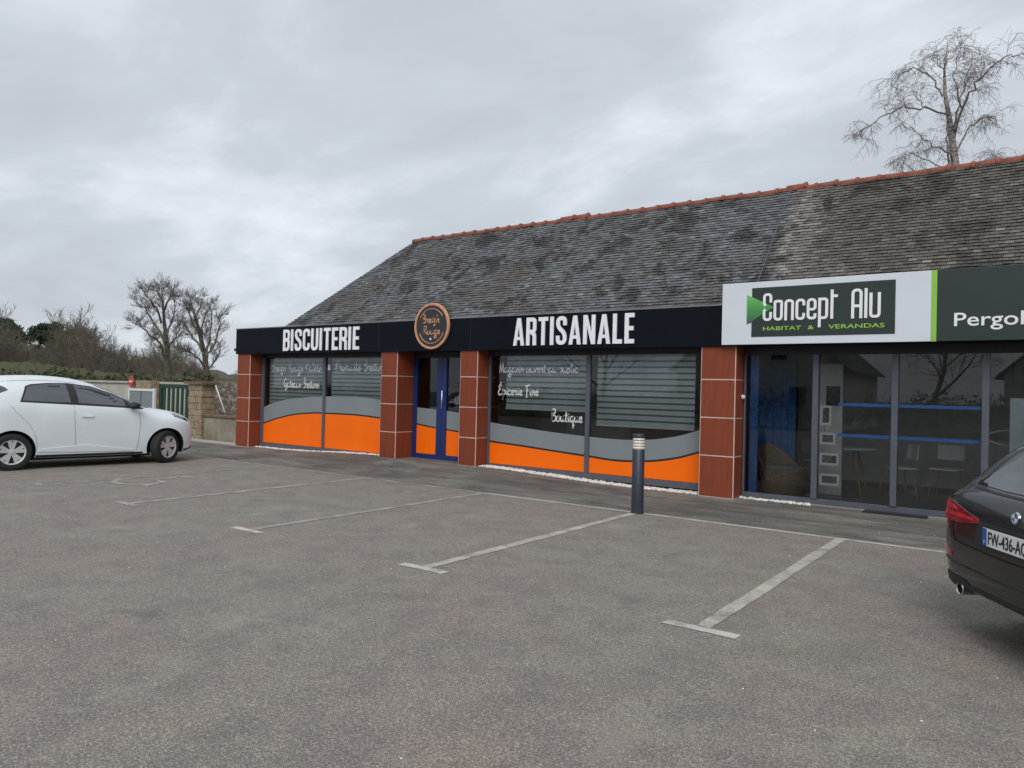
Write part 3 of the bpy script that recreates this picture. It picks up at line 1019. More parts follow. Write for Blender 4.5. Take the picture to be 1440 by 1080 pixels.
# ---- handwritten strokes (x-height 1, ascender 2, descender -1)
SCR = {
 'a': ([[(.85, .9), (.5, 1.0), (.12, .6), (.15, .1), (.5, .05), (.8, .5), (.86, .95), (.84, .3), (1.05, .05)]], 1.05),
 'b': ([[(.1, 1.0), (.35, 1.9), (.2, 1.2), (.15, .1), (.5, 0), (.8, .4), (.6, .9), (.3, .7)]], .95),
 'c': ([[(.75, .85), (.45, 1.0), (.1, .5), (.35, .02), (.85, .2)]], .85),
 'd': ([[(.8, .8), (.45, 1.0), (.1, .5), (.4, .02), (.78, .5), (.9, 1.95), (.84, .3), (1.05, .05)]], 1.05),
 'e': ([[(.1, .45), (.6, .6), (.6, .95), (.25, .9), (.12, .4), (.4, .02), (.85, .25)]], .8),
 'g': ([[(.85, .9), (.45, 1.0), (.1, .55), (.4, .05), (.8, .5), (.88, .95), (.8, -.6), (.4, -1.0), (.15, -.7), (1.0, .1)]], 1.0),
 'h': ([[(.05, .6), (.35, 1.85), (.2, 1.6), (.15, 0), (.4, .8), (.7, .9), (.7, .2), (.95, .05)]], .95),
 'i': ([[(.1, .5), (.28, .95), (.25, .2), (.5, .05)], [(.32, 1.35), (.38, 1.45)]], .5),
 'l': ([[(.05, .4), (.4, 1.6), (.3, 1.95), (.17, 1.3), (.2, .2), (.5, .08)]], .5),
 'n': ([[(.05, .8), (.2, .95), (.18, 0), (.45, .85), (.72, .85), (.72, .2), (.95, .05)]], .95),
 'o': ([[(.5, 1.0), (.15, .75), (.12, .2), (.5, 0), (.8, .4), (.65, .95), (.45, .95), (1.0, .8)]], .95),
 'p': ([[(.1, .7), (.28, 1.0), (.2, -.9), (.25, .5), (.55, 1.0), (.82, .6), (.6, .1), (.3, .2)]], .9),
 'q': ([[(.85, .9), (.45, 1.0), (.1, .55), (.4, .05), (.8, .5), (.88, .95), (.78, -.95), (1.05, -.4)]], 1.05),
 'r': ([[(.05, .6), (.22, 1.05), (.4, .9), (.6, .92), (.5, .2), (.8, .05)]], .75),
 's': ([[(.05, .1), (.5, 1.0), (.62, .4), (.4, .0), (.1, .1), (.85, .2)]], .75),
 't': ([[(.35, 1.75), (.25, .2), (.6, .05)], [(.0, 1.15), (.65, 1.25)]], .6),
 'u': ([[(.1, .95), (.12, .25), (.4, .03), (.7, .5), (.75, .95), (.74, .2), (1.0, .05)]], 1.0),
 'v': ([[(.08, .95), (.3, .05), (.7, .95), (.95, .85)]], .85),
 'x': ([[(.1, .9), (.7, .05)], [(.75, .95), (.05, .0)]], .85),
 'z': ([[(.1, .9), (.6, .95), (.2, .2), (.6, .1), (.5, -.7), (.15, -.8), (.8, .1)]], .8),
 'B': ([[(.2, 2.1), (.25, 0), (.2, 1.9), (.8, 2.2), (.9, 1.6), (.35, 1.15), (1.0, .9), (.9, .1), (.2, .05)]], 1.15),
 'R': ([[(.2, 2.0), (.22, 0), (.15, 1.9), (.8, 2.15), (.85, 1.45), (.3, 1.1), (.7, .5), (1.1, .05)]], 1.1),
 'P': ([[(.25, 2.0), (.22, -.1), (.1, 1.7), (.7, 2.2), (1.0, 1.6), (.4, .95)]], 1.0),
 'G': ([[(1.0, 1.8), (.6, 2.1), (.1, 1.1), (.5, .1), (1.0, .6), (.7, .8), (1.15, .75), (1.0, -.6), (.5, -.6)]], 1.2),
 'M': ([[(.1, -.1), (.25, 2.0), (.35, 1.7), (.6, .2), (.95, 2.1), (1.05, 1.6), (1.1, .1), (1.3, .05)]], 1.3),
 'E': ([[(.9, 1.9), (.5, 2.1), (.25, 1.6), (.6, 1.2), (.2, .9), (.15, .2), (.55, -.05), (1.0, .3)], [(.55, 2.4), (.8, 2.65)]], 1.05),
 'F': ([[(.55, 2.0), (.5, -.5)], [(.05, 1.8), (.5, 2.1), (1.3, 2.15)], [(.3, 1.0), (.9, 1.1)]], 1.1),
 ' ': ([], .6),
 '^': ([], 0),
}


def catmull(pts, n=5):
    P = [Vector(p) for p in pts]
    P = [P[0] * 2 - P[1]] + P + [P[-1] * 2 - P[-2]]
    out = []
    for i in range(1, len(P) - 2):
        for k in range(n):
            t_ = k / n
            out.append(0.5 * ((2 * P[i]) + (P[i + 1] - P[i - 1]) * t_ + (2 * P[i - 1] - 5 * P[i] + 4 * P[i + 1] - P[i + 2]) * t_ ** 2 + (-P[i - 1] + 3 * P[i] - 3 * P[i + 1] + P[i + 2]) * t_ ** 3))
    out.append(P[-2])
    return out


def script(parent, text, xa, xb, z0, xh, y, mat='script_white', wd=0.018, name='lettering'):
    tot = sum(SCR[c][1] for c in text)
    k = (xb - xa) / tot
    mb = MB(); x = xa; q = 0
    for c in text:
        for st in SCR[c][0]:
            pts = [Vector((x + p.x * k, z0 + p.y * xh)) for p in catmull(st)]
            L, Qr = ribbon_poly(pts, wd)
            n = len(L); yy = y - 0.00025 * (q % 12); q += 1
            mb.add([(v.x, yy, v.y) for v in L] + [(v.x, yy, v.y) for v in Qr], [(i, i + 1, n + i + 1, n + i) for i in range(n - 1)])
        x += SCR[c][1] * k
    return mb.build(name, mat, parent, fix=False)


YS = GY - 0.003
script(w1, 'Breizh Rouge Palets', -15.70, -13.80, 1.90, 0.105, YS, wd=0.02)
script(w1, 'Gateaux Bretons', -15.18, -13.86, 1.51, 0.10, YS, wd=0.026)
script(w1, 'Produits Bretons', -13.30, -11.62, 1.92, 0.105, YS, wd=0.02)
MB().box(-13.56, -13.48, YS - .001, YS, 1.93, 2.06).build('square_mark', 'script_white', w1)
script(w2, 'Magasin ouvert au public', -8.58, -6.82, 1.905, 0.085, YS, wd=0.017)
script(w2, 'Epicerie Fine', -8.60, -7.66, 1.475, 0.09, YS, wd=0.022)
script(w2, 'Boutique', -7.37, -6.71, 1.02, 0.10, YS, wd=0.023)

# ---- round logo sign
lg = thing('round_sign', 'round dark shop sign with double copper rings and handwriting above the door', 'sign', (-9.97, 10.93, 2.80), worldgeo=True)
C0 = (-9.97, 0, 2.80)
RO = 0.465
MB().lathe([(0.0, 10.925), (RO - .002, 10.925), (RO - .002, 10.963), (0.0, 10.963)], 48, 'Y', C0).build('disc', 'logo_dark', lg, smooth=40)
MB().lathe([(RO - .055, 10.926), (RO - .05, 10.912), (RO - .01, 10.912), (RO, 10.926), (RO, 10.95)], 56, 'Y', C0).build('outer_ring', 'copper', lg, smooth=40)
ir = MB()
for a0, a1 in ((35, 150), (205, 338)):
    pts = [(C0[0] + 0.345 * math.cos(a), 10.922, C0[2] + 0.345 * math.sin(a)) for a in np.linspace(R_(a0), R_(a1), 26)]
    ir.tube(pts, 0.010, 6)
ir.build('inner_ring', 'copper', lg, smooth=40)
script(lg, 'Breizh', -10.23, -9.76, 2.87, 0.075, 10.922, 'copper', 0.022)
script(lg, 'Rouge', -10.19, -9.74, 2.64, 0.075, 10.922, 'copper', 0.022)
MB().lathe([(0, 10.92), (.022, 10.92), (.022, 10.9245)], 12, 'Y', (-9.99, 0, 2.545)).build('dot', 'white_letter', lg)

# ---- white sign board with logo panel
YF = 10.90
sb = thing('sign_board', 'wide white sign board with dark green logo panel and white lettering over glazed shop', 'sign', (-2.6, 10.9, 2.33), worldgeo=True)
MB().bevbox(-4.04, -1.268, YF, 10.962, 2.325, 3.245, 0.006).build('board', 'sign_white', sb)
MB().bevbox(-1.268, -1.205, YF - 0.004, 10.962, 2.322, 3.245, 0.004).build('lime_strip', 'sign_lime', sb)
MB().box(-3.59, -1.685, YF - 0.006, YF + 0.001, 2.435, 3.155).build('logo_panel', 'sign_green_dark', sb)
tri = MB().prism([(-3.66, 3.06), (-3.66, 2.63), (-3.60, 2.65), (-3.47, 2.74), (-3.27, 2.862)], lambda a, b, d: (a, d, b), YF - 0.011, YF - 0.0062)
tri.build('green_arrow', 'arrow_print', sb)
word = ['C_', 'o_', 'n_', 'c_', 'e_', 'p_', 't_']
x = -3.425
for c in word:
    w = {'t_': .25}.get(c, .325)
    mb = MB(); glyph_mesh(mb, c, w, .092, x, 2.662, 0.405, YF - 0.0155, 0.009); mb.build('letter', 'white_letter', sb)
    x += (w + .055) * .405
x = -2.225
for c in ('A_', 'l_', 'u_'):
    w = {'l_': .092}.get(c, .345)
    mb = MB(); glyph_mesh(mb, c, w, .092, x, 2.655, 0.405, YF - 0.0155, 0.009); mb.build('letter', 'white_letter', sb)
    x += (w + .06) * .405


def text_obj(name, s, mat, parent, xa, xb, z0, height, y, depth=0.003, bold=0.0, axis='Y', fn=None):
    cu = bpy.data.curves.new(name, 'FONT')
    cu.body = s; cu.size = 1.0; cu.extrude = 0.02; cu.offset = bold; cu.resolution_u = 4
    o = bpy.data.objects.new(name, cu); COL.objects.link(o)
    me = ev(o)
    bpy.data.objects.remove(o)
    co = np.empty(len(me.vertices) * 3); me.vertices.foreach_get('co', co); co = co.reshape(-1, 3)
    x0_, x1_ = co[:, 0].min(), co[:, 0].max()
    cap = 0.70
    out = np.empty_like(co)
    U = xa + (co[:, 0] - x0_) / (x1_ - x0_) * (xb - xa)
    V_ = z0 + co[:, 1] / cap * height
    D = (co[:, 2] / 0.04 + 0.5) * depth
    if fn is None:
        out[:, 0] = U; out[:, 1] = y - D; out[:, 2] = V_
    else:
        for i in range(len(co)):
            out[i] = fn(U[i], V_[i], D[i])
    me.vertices.foreach_set('co', out.reshape(-1))
    me.materials.clear(); me.materials.append(MATS[mat])
    me.update()
    return link_obj(name, me, parent)


text_obj('lettering', 'HABITAT', 'sign_lime', sb, -3.42, -2.88, 2.525, 0.055, YF - 0.0064, bold=0.012)
text_obj('lettering', '&', 'sign_lime', sb, -2.79, -2.71, 2.525, 0.055, YF - 0.0064, bold=0.012)
text_obj('lettering', 'VERANDAS', 'sign_lime', sb, -2.52, -1.81, 2.525, 0.058, YF - 0.0064, bold=0.012)
sg = thing('sign_board', 'dark green sign board lettered in white, at right end of the fascia', 'sign', (1.4, 10.9, 2.33), worldgeo=True)
MB().bevbox(-1.204, 4.2, YF, 10.962, 2.325, 3.245, 0.006).build('board', 'sign_green_dark', sg)
text_obj('lettering', 'Pergolas', 'white_letter', sg, -1.01, -0.03, 2.515, 0.168, YF - 0.0005, bold=0.008)

# ================================================================== blinds and shop interior
def blind(xa, xb, z0, z1, label, pitch=0.102):
    y = GY + 0.13
    b = thing('roller_blind', label, 'blind', ((xa + xb) / 2, y, z0), group='zebra blinds behind the shop windows', worldgeo=True)
    fab = MB()
    z = z0 + 0.03
    while z < z1 - 0.05:
        zt = min(z + pitch * 0.66, z1 - .045)
        fab.box(xa, xb, y, y + 0.002, z, zt)
        fab.box(xa, xb, y - 0.006, y - 0.003, zt - 0.014, zt + 0.004)
        z += pitch
    fab.build('fabric', 'blind_fabric', b)
    MB().box(xa, xb, y + 0.006, y + 0.008, z0 + .03, z1 - .05).build('sheer_layer', 'blind_sheer', b)
    MB().bevbox(xa, xb, y - .01, y + .012, z0, z0 + 0.028, 0.004).build('bottom_bar', 'blind_bar', b)
    MB().tube([(xa, y + 0.02, z1 - 0.01), (xb, y + 0.02, z1 - 0.01)], 0.032, 10).build('roller', 'blind_bar', b, smooth=40)


blind(-15.92, -13.74, 0.62, 2.19, 'striped roller blind behind leftmost shop window pane', 0.092)
blind(-13.58, -11.52, 0.62, 2.19, 'striped roller blind in left window pane next to the door pillar', 0.092)
blind(-8.5, -6.72, 1.20, 2.26, 'short striped roller blind behind the pane lettered in three handwritten lines')
blind(-6.50, -4.68, 0.975, 2.25, 'striped roller blind lowered behind the unlettered pane beside the white sign board')
MB().box(-8.6, -4.6, 13.9, 14.05, 0.013, 2.4).build('partition_wall', 'interior_wall', B)
# counter in the biscuit shop
ct = thing('shop_counter', 'low dark counter with red front behind the curved grey window vinyl', 'counter', (-5.6, 12.6, 0.013), worldgeo=True)
MB().bevbox(-6.3, -4.9, 12.4, 12.9, 0.013, 0.93, 0.01).build('body', 'cladding', ct)
MB().bevbox(-6.35, -4.85, 12.35, 12.95, 0.931, 0.97, 0.008).build('worktop', 'wood_light', ct)

# blue curtain and stand at the left of the glazed shop
cu = MB()
xs_c = np.linspace(-4.02, -3.38, 60)
pts = [(x, 12.55 + 0.035 * math.sin((x + 3.8) * 52)) for x in xs_c]
v = [(x, y, 0.03) for x, y in pts] + [(x, y, 2.3) for x, y in pts] + [(x, y + .006, 0.03) for x, y in pts] + [(x, y + .006, 2.3) for x, y in pts]
n = len(pts)
f = [(i, i + 1, n + i + 1, n + i) for i in range(n - 1)] + [(2 * n + i, 3 * n + i, 3 * n + i + 1, 2 * n + i + 1) for i in range(n - 1)] + [(n + i, n + i + 1, 3 * n + i + 1, 3 * n + i) for i in range(n - 1)]
tag(cu.add(v, f).build('curtain', 'curtain_blue', smooth=True), 'dark blue curtain hanging inside glazed shop beside the red pillar', 'curtain')
tag(MB().bevbox(-3.79, -3.66, 11.50, 11.56, 0.02, 2.3, .006).build('blue_panel', 'curtain_blue'), 'narrow bright blue panel standing inside the glass against the red pillar', 'panel')
# wicker tub chair
wc = thing('wicker_chair', 'round brown wicker tub chair on the floor behind glass', 'chair', (-3.42, 12.0, 0.013))
bm_ = MB()
rings = [(0.27, 0.0), (0.31, 0.10), (0.34, 0.28), (0.36, 0.42)]
NN = 40
vv_ = []
for (r, z) in rings + [(0.375, None)]:
    for k in range(NN):
        a = 2 * math.pi * k / NN
        zz = z if z is not None else 0.45 + 0.34 * max(0, math.cos(a - R_(150))) ** 1.2
        vv_.append((r * math.cos(a), r * math.sin(a), zz))
for (r, z) in [(0.34, None), (0.31, 0.40), (0.0, 0.40)]:
    for k in range(NN):
        a = 2 * math.pi * k / NN
        zz = z if z is not None else 0.45 + 0.34 * max(0, math.cos(a - R_(150))) ** 1.2
        vv_.append((r * math.cos(a), r * math.sin(a), zz))
bm_.add(vv_, [(i * NN + k, i * NN + (k + 1) % NN, (i + 1) * NN + (k + 1) % NN, (i + 1) * NN + k) for i in range(7) for k in range(NN)])
bm_.build('tub', 'wicker', wc, smooth=50)
wv = MB()
for j in range(9):
    z = 0.03 + j * 0.045; r = 0.28 + 0.08 * z / 0.42 + .008
    wv.tube([(r * math.cos(a), r * math.sin(a), z) for a in np.linspace(0, 2 * math.pi, 30)], 0.010, 5)
wv.build('weave', 'wicker', wc, smooth=True)
MB().lathe([(0, .405), (.28, .405), (.30, .44), (.28, .47), (0, .475)], 28).build('cushion', 'plastic_grey', wc, smooth=40)


def stick_chair(name, label, loc, rz, mat):
    c = thing(name, label, 'chair', loc, rz, group='chairs around the meeting table')
    MB().bevbox(-.21, .21, -.21, .21, .43, .46, .012).build('seat', mat, c)
    bk = MB()
    pts = [(-.20, .2, .80), (-.1, .235, .81), (.1, .235, .81), (.20, .2, .80)]
    for i in range(3):
        a, b_ = pts[i], pts[i + 1]
        bk.add([(a[0], a[1], .58), (b_[0], b_[1], .58), (b_[0], b_[1] + .02, .82), (a[0], a[1] + .02, .82), (a[0], a[1] + .02, .58), (b_[0], b_[1] + .02, .58), (b_[0], b_[1] + .04, .82), (a[0], a[1] + .04, .82)],
               [(0, 1, 2, 3), (4, 7, 6, 5), (0, 4, 5, 1), (3, 2, 6, 7), (0, 3, 7, 4), (1, 5, 6, 2)])
    bk.build('backrest', mat, c)
    for sx in (-1, 1):
        for sy in (-1, 1):
            MB().tube([(sx * .16, sy * .16, .43), (sx * .21, sy * .21, 0)], [.014, .011], 8).build('leg', 'wood_light', c, smooth=40)
        MB().tube([(sx * .18, .18, .44), (sx * .18, .225, .62)], .012, 6).build('back_post', 'wood_light', c, smooth=40)
    return c


tb = thing('meeting_table', 'round pale table on slanted wooden legs behind glazed shop front', 'table', (-2.72, 13.15, 0.013))
MB().lathe([(0, .72), (.46, .72), (.475, .73), (.475, .745), (.46, .755), (0, .755)], 40).build('tabletop', 'plastic_white', tb, smooth=40)
for a in (45, 135, 225, 315):
    MB().tube([(.2 * math.cos(R_(a)), .2 * math.sin(R_(a)), .72), (.4 * math.cos(R_(a)), .4 * math.sin(R_(a)), 0)], [.022, .014], 8).build('leg', 'wood_light', tb, smooth=40)
ch = stick_chair('shop_chair', 'white shop chair just right of the round pale table', (-2.0, 13.5, 0.013), R_(-60), 'plastic_white')
dup(ch, (-1.35, 13.9, 0.013), R_(-10), 'white shop chair farther right, third seat from the wicker chair', 'chairs around the meeting table')
dup(ch, (-3.25, 13.7, 0.013), R_(60), 'white shop chair left of the round pale table', 'chairs around the meeting table')
bt = thing('bottle', 'small white bottle standing on the round pale table', 'bottle', (-2.85, 13.05, 0.768))
MB().lathe([(0, 0), (.035, 0), (.038, .01), (.038, .13), (.015, .17), (.015, .20), (0, .20)], 16).build('body', 'plastic_white', bt, smooth=40)
MB().lathe([(0, .2005), (.018, .2005), (.018, .23), (0, .23)], 12).build('cap', 'plastic_grey', bt, smooth=40)

# leaning profile samples and a pale display stand
for i, (xa, xb, mt, lb) in enumerate([(-2.98, -2.86, 'plastic_white', 'white profile sample leaning behind glass next to grey mullion'), (-2.93, -2.80, 'wood_light', 'yellowish wooden profile sample leaning behind glass next to grey mullion')]):
    tag(MB().tube([(xb, 11.62, 0.02), (xa, 12.0, 1.25)], .014, 6).build('profile_sample', mt), lb, 'profile')
ds = thing('display_stand', 'tall pale grey display stand behind glass beside blue curtain', 'stand', (-3.0, 12.4, 0.013), worldgeo=True)
MB().bevbox(-3.05, -2.62, 12.35, 12.42, 0.05, 2.1, .006).build('panel', 'interior_wall', ds)
MB().bevbox(-3.1, -2.57, 12.2, 12.55, 0.013, 0.05, .006).build('base', 'plastic_grey', ds)
MB().bevbox(-2.86, -2.66, 12.33, 12.349, 1.45, 1.75, .004).build('frame', 'black_plastic', ds)
MB().bevbox(-2.98, -2.88, 12.30, 12.349, 0.9, 1.2, .004).build('handle_sample', 'plastic_white', ds)
# framed prints taped to the pane
for (x0, x1, z0, z1, lb) in ((-2.715, -2.56, 1.17, 1.45, 'upright white framed print, topmost of four on the glass'), (-2.715, -2.50, .89, 1.06, 'white framed print second from top on the glass'),
                             (-2.71, -2.45, .59, .765, 'white framed print third from top on the glass'), (-2.71, -2.44, .30, .465, 'white framed print, lowest of four on the glass')):
    fr_ = thing('framed_print', lb, 'print', ((x0 + x1) / 2, GY + .03, z0), group='framed prints on the glass', worldgeo=True)
    f4 = MB(); y0, y1 = GY + .012, GY + .026; b = .032
    f4.box(x0, x1, y0, y1, z0, z0 + b); f4.box(x0, x1, y0, y1, z1 - b, z1); f4.box(x0, x0 + b, y0, y1, z0 + b, z1 - b); f4.box(x1 - b, x1, y0, y1, z0 + b, z1 - b)
    f4.build('frame', 'plastic_white', fr_)
    MB().box(x0 + b, x1 - b, y0 + .004, y1 - .002, z0 + b, z1 - b).build('picture', 'photo_print', fr_)
po = thing('poster', 'pale grey poster with teal block on the rightmost pane', 'poster', (0.0, GY + .02, .9), worldgeo=True)
MB().box(-0.42, 0.26, GY + .006, GY + .01, .70, 1.615).build('sheet', 'poster', po)
MB().box(-0.26, 0.2, GY + .003, GY + .0055, 1.1, 1.45).build('block', 'poster_teal', po)
lm = thing('hanging_lamp', 'curved pale lamp ring hanging behind glass beside pale poster', 'lamp', (-.45, 12.0, 1.07), worldgeo=True)
MB().tube([(-.42 + .28 * math.cos(a), 12.0, 1.08 + .10 * math.sin(a)) for a in np.linspace(0, 2 * math.pi, 40)], .014, 6).build('ring', 'plastic_white', lm, smooth=True)
MB().tube([(-.42, 12.0, 1.18), (-.42, 12.0, 2.49)], .004, 5).build('cord', 'black_plastic', lm)

# small white alarm sensor on the pillar
al = thing('wall_sensor', 'small round white sensor on side of the red pillar', 'sensor', (-3.82, 11.24, 1.50), worldgeo=True)
MB().lathe([(0, 0.0), (.035, 0.0), (.035, .03), (.02, .045), (0, .048)], 16, 'X', (-3.831, 11.26, 1.545)).build('housing', 'plastic_white', al, smooth=40)

# white pebbles along the foot of the windows
rnd = random.Random(31)
bm = bmesh.new(); bmesh.ops.create_icosphere(bm, subdivisions=1, radius=1)
ico_v = [v.co.copy() for v in bm.verts]; bm.verts.index_update(); ico_f = [[q.index for q in ff.verts] for ff in bm.faces]; bm.free()
pb = MB()
for xa, xb, ya, yb, n in ((-16.03, -11.47, 11.17, 11.31, 520), (-8.80, -4.42, 11.08, 11.31, 1100), (-3.82, -2.80, 11.19, 11.31, 170)):
    for i in range(n):
        x = rnd.uniform(xa, xb); y = rnd.uniform(ya, yb); s = rnd.uniform(.014, .034)
        c = Vector((x, y, gz(x, y) + s * .3))
        sc3 = Vector((rnd.uniform(.8, 1.4), rnd.uniform(.7, 1.2), rnd.uniform(.5, .8))) * s
        rot = Euler((0, 0, rnd.uniform(0, 6))).to_matrix()
        pb.add([c + rot @ Vector((v.x * sc3.x, v.y * sc3.y, v.z * sc3.z)) for v in ico_v], ico_f)
o = pb.build('pebbles', 'pebble', smooth=True, fix=False)
tag(o, 'white pebbles laid along the foot of the shop windows', 'pebbles'); o['kind'] = 'stuff'
mat_ = thing('door_mat', 'long black rubber door mat in front of the glazed shop', 'mat', (-1.69, 11.2, 0.0), worldgeo=True)
MB().bevbox(-2.08, -1.30, 11.10, 11.30, 0.001, 0.016, .005).build('rim', 'rubber_mat', mat_)
rb = MB()
for i in range(18):
    rb.box(-2.06 + i * .042, -2.06 + i * .042 + .026, 11.115, 11.285, .0162, .021)
rb.build('ribs', 'rubber_mat', mat_)

# loose pale grit scattered over the asphalt
gr_ = MB()
for i in range(230):
    x = rnd.uniform(-13, 2.5); y = rnd.uniform(1.2, 10.6); s = rnd.uniform(.003, .007)
    c = Vector((x, y, gz(x, y) + s * .3))
    gr_.add([c + Vector((v.x * s * rnd.uniform(.7, 1.4), v.y * s, v.z * s * .6)) for v in ico_v], ico_f)
o = gr_.build('grit', 'pebble', smooth=True, fix=False)
tag(o, 'tiny pale grit scattered over the grey asphalt', 'grit'); o['kind'] = 'stuff'

# ================================================================== bollard
bo = thing('bollard_light', 'dark grey bollard lamp with pale louvred head standing on the white line', 'bollard', (-4.34, 8.80, 0))
RB = 0.079
MB().lathe([(0, 0), (RB + .012, 0), (RB + .012, .008), (RB, .012), (RB, .825), (RB - .004, .83), (0, .83)], 32).build('post', 'bollard_grey', bo, smooth=40)
MB().lathe([(0, .8305), (RB - .012, .8305), (RB - .012, .985), (0, .985)], 32).build('lens', 'lamp_lens', bo, smooth=40)
for i in range(4):
    z = .845 + i * .037
    MB().lathe([(RB - .0115, z + .016), (RB + .001, z), (RB + .001, z + .006), (RB - .0115, z + .024)], 32, closed=True).build('louvre', 'lamp_lens', bo, smooth=40)
MB().lathe([(0, .9855), (RB, .9855), (RB + .001, .99), (RB + .001, 1.02), (RB - .006, 1.03), (0, 1.032)], 32).build('cap', 'bollard_grey', bo, smooth=40)


# ================================================================== cars
class Car:
    def __init__(self, zt, zb, W, belt, tum=0.23, pw=5.0, pmin=2.4):
        self.zt, self.zb, self.W, self.belt, self.tum, self.pw, self.pmin = zt, zb, W, belt, tum, pw, pmin
        self.L = zt[-1][0]

    def at(self, pts, x):
        return hermite([p[0] for p in pts], [p[1] for p in pts], x)

    def body(self, stations, nlow=9, nup=16):
        rings = []
        for x in stations:
            zt = float(self.at(self.zt, x)[0]); zb = float(self.at(self.zb, x)[0]); W = float(self.at(self.W, x)[0])
            belt = min(float(self.at(self.belt, x)[0]), zb + (zt - zb) * 0.72)
            half_ = [(0.0, zb), (W * .55, zb), (W * 0.86, zb + .004)]
            for i in range(nlow):
                t_ = i / nlow
                z = zb + 0.02 + (belt - zb - .02) * t_
                w = W * (1 - 0.085 * (1 - t_) ** 2.2 - 0.012 * max(0, (t_ - .75) / .25) ** 2)
                half_.append((w, z))
            hgt = zt - belt
            g = min(1, max(0, (hgt - .14) / .3))
            tum = self.tum * g; pw = self.pmin + (self.pw - self.pmin) * g
            for i in range(nup + 1):
                u = 1 - (1 - i / nup) ** 1.7
                w = W * .988 * (1 - tum * u) * max(0, 1 - u ** pw) ** (1 / 2.1)
                half_.append((w, belt + hgt * u))
            ring = [(x, -y, z) for y, z in half_] + [(x, y, z) for y, z in half_[-2:0:-1]]
            rings.append(ring)
        n = len(rings[0])
        mb = MB()
        v = [p for r in rings for p in r]
        f = []
        for i in range(len(rings) - 1):
            for k in range(n):
                f.append((i * n + k, i * n + (k + 1) % n, (i + 1) * n + (k + 1) % n, (i + 1) * n + k))
        f.append(tuple(range(n))); f.append(tuple((len(rings) - 1) * n + k for k in range(n)))
        mb.add(v, f)
        return mb


def finish_body(mb, mat, root, wheels, rw, ycut, halfw):
    me_o = mb.build('body', mat, None, smooth=True)
    me_o.data.materials.append(MATS['arch_liner'])
    bm = bmesh.new(); bm.from_mesh(me_o.data)
    bvh = BVHTree.FromBMesh(bm); bm.free()
    cm = MB()
    for wx in wheels:
        for s in (-1, 1):
            cm.lathe([(0, s * ycut), (rw * .985, s * ycut), (rw, s * (halfw - .06)), (rw, s * 1.3), (0, s * 1.3)], 40, 'Y', (wx, 0, rw * .86))
    co = cm.build('cutter', 'arch_liner')
    md = me_o.modifiers.new('b', 'BOOLEAN'); md.operation = 'DIFFERENCE'; md.solver = 'EXACT'; md.object = co
    try:
        md.material_mode = 'TRANSFER'
    except Exception:
        pass
    bpy.context.view_layer.update()
    me2 = ev(me_o)
    me_o.modifiers.clear()
    bpy.data.objects.remove(co)
    bpy.data.objects.remove(me_o)
    me2.name = 'body'
    me2.polygons.foreach_set('use_smooth', [True] * len(me2.polygons))
    me2.set_sharp_from_angle(angle=R_(32))
    o = link_obj('body', me2, root)
    return o, bvh


def decal(bvh, poly, view, mat, parent, name, off=0.004, thick=0.006, cuts=3, rep=1, smooth=True):
    """polygon drawn in a side or end view, laid on the body surface with real thickness"""
    bm = bmesh.new()
    vs_ = [bm.verts.new((a, b, 0)) for a, b in poly]
    bm.faces.new(vs_)
    bmesh.ops.triangulate(bm, faces=bm.faces[:], ngon_method='BEAUTY')
    for _ in range(rep):
        bmesh.ops.subdivide_edges(bm, edges=bm.edges[:], cuts=cuts, use_grid_fill=True)
    dirs = {'right': Vector((0, 1, 0)), 'left': Vector((0, -1, 0)), 'rear': Vector((1, 0, 0)), 'front': Vector((-1, 0, 0))}
    d = dirs[view]
    for v in bm.verts:
        a, b = v.co.x, v.co.y
        org = {'right': Vector((a, -3, b)), 'left': Vector((a, 3, b)), 'rear': Vector((-3, a, b)), 'front': Vector((9, a, b))}[view]
        hit, nrm, idx, dist = bvh.ray_cast(org, d)
        if hit is None:
            q = org + d * 2.2 if view in ('right', 'left') else org + d * 3.05
            hit, nrm, idx, dist = bvh.find_nearest(q)
        if nrm.dot(d) > 0:
            nrm = -nrm
        nn = (nrm * 0.6 - d * 0.4).normalized()
        v.co = hit + nn * off
    bmesh.ops.recalc_face_normals(bm, faces=bm.faces[:])
    if bm.faces[0].normal.dot(d) > 0:
        bmesh.ops.reverse_faces(bm, faces=bm.faces[:])
    bmesh.ops.solidify(bm, geom=bm.faces[:], thickness=thick)
    me = bpy.data.meshes.new(name)
    bm.to_mesh(me); bm.free()
    me.materials.append(MATS[mat])
    if smooth:
        me.polygons.foreach_set('use_smooth', [True] * len(me.polygons))
        me.set_sharp_from_angle(angle=R_(50))
    return link_obj(name, me, parent)


def strip_decal(bvh, pts, w, view, mat, parent, name, off=0.002):
    """thin line (shut line, crease) following the body"""
    P = catmull(pts, 6) if len(pts) > 2 else [Vector(pts[0]).lerp(Vector(pts[1]), i / 8) for i in range(9)]
    L, Q = ribbon_poly(P, w)
    d = {'right': Vector((0, 1, 0)), 'left': Vector((0, -1, 0)), 'rear': Vector((1, 0, 0)), 'front': Vector((-1, 0, 0))}[view]
    vs_ = []
    for p in L + Q:
        a, b = p.x, p.y
        org = {'right': Vector((a, -3, b)), 'left': Vector((a, 3, b)), 'rear': Vector((-3, a, b)), 'front': Vector((9, a, b))}[view]
        hit, nrm, idx, dist = bvh.ray_cast(org, d)
        if hit is None:
            hit, nrm, idx, dist = bvh.find_nearest(org + d * 2.2)
        vs_.append(hit - d * off)
    n = len(L)
    return MB().add(vs_, [(i, i + 1, n + i + 1, n + i) for i in range(n - 1)]).build(name, mat, parent, fix=False)


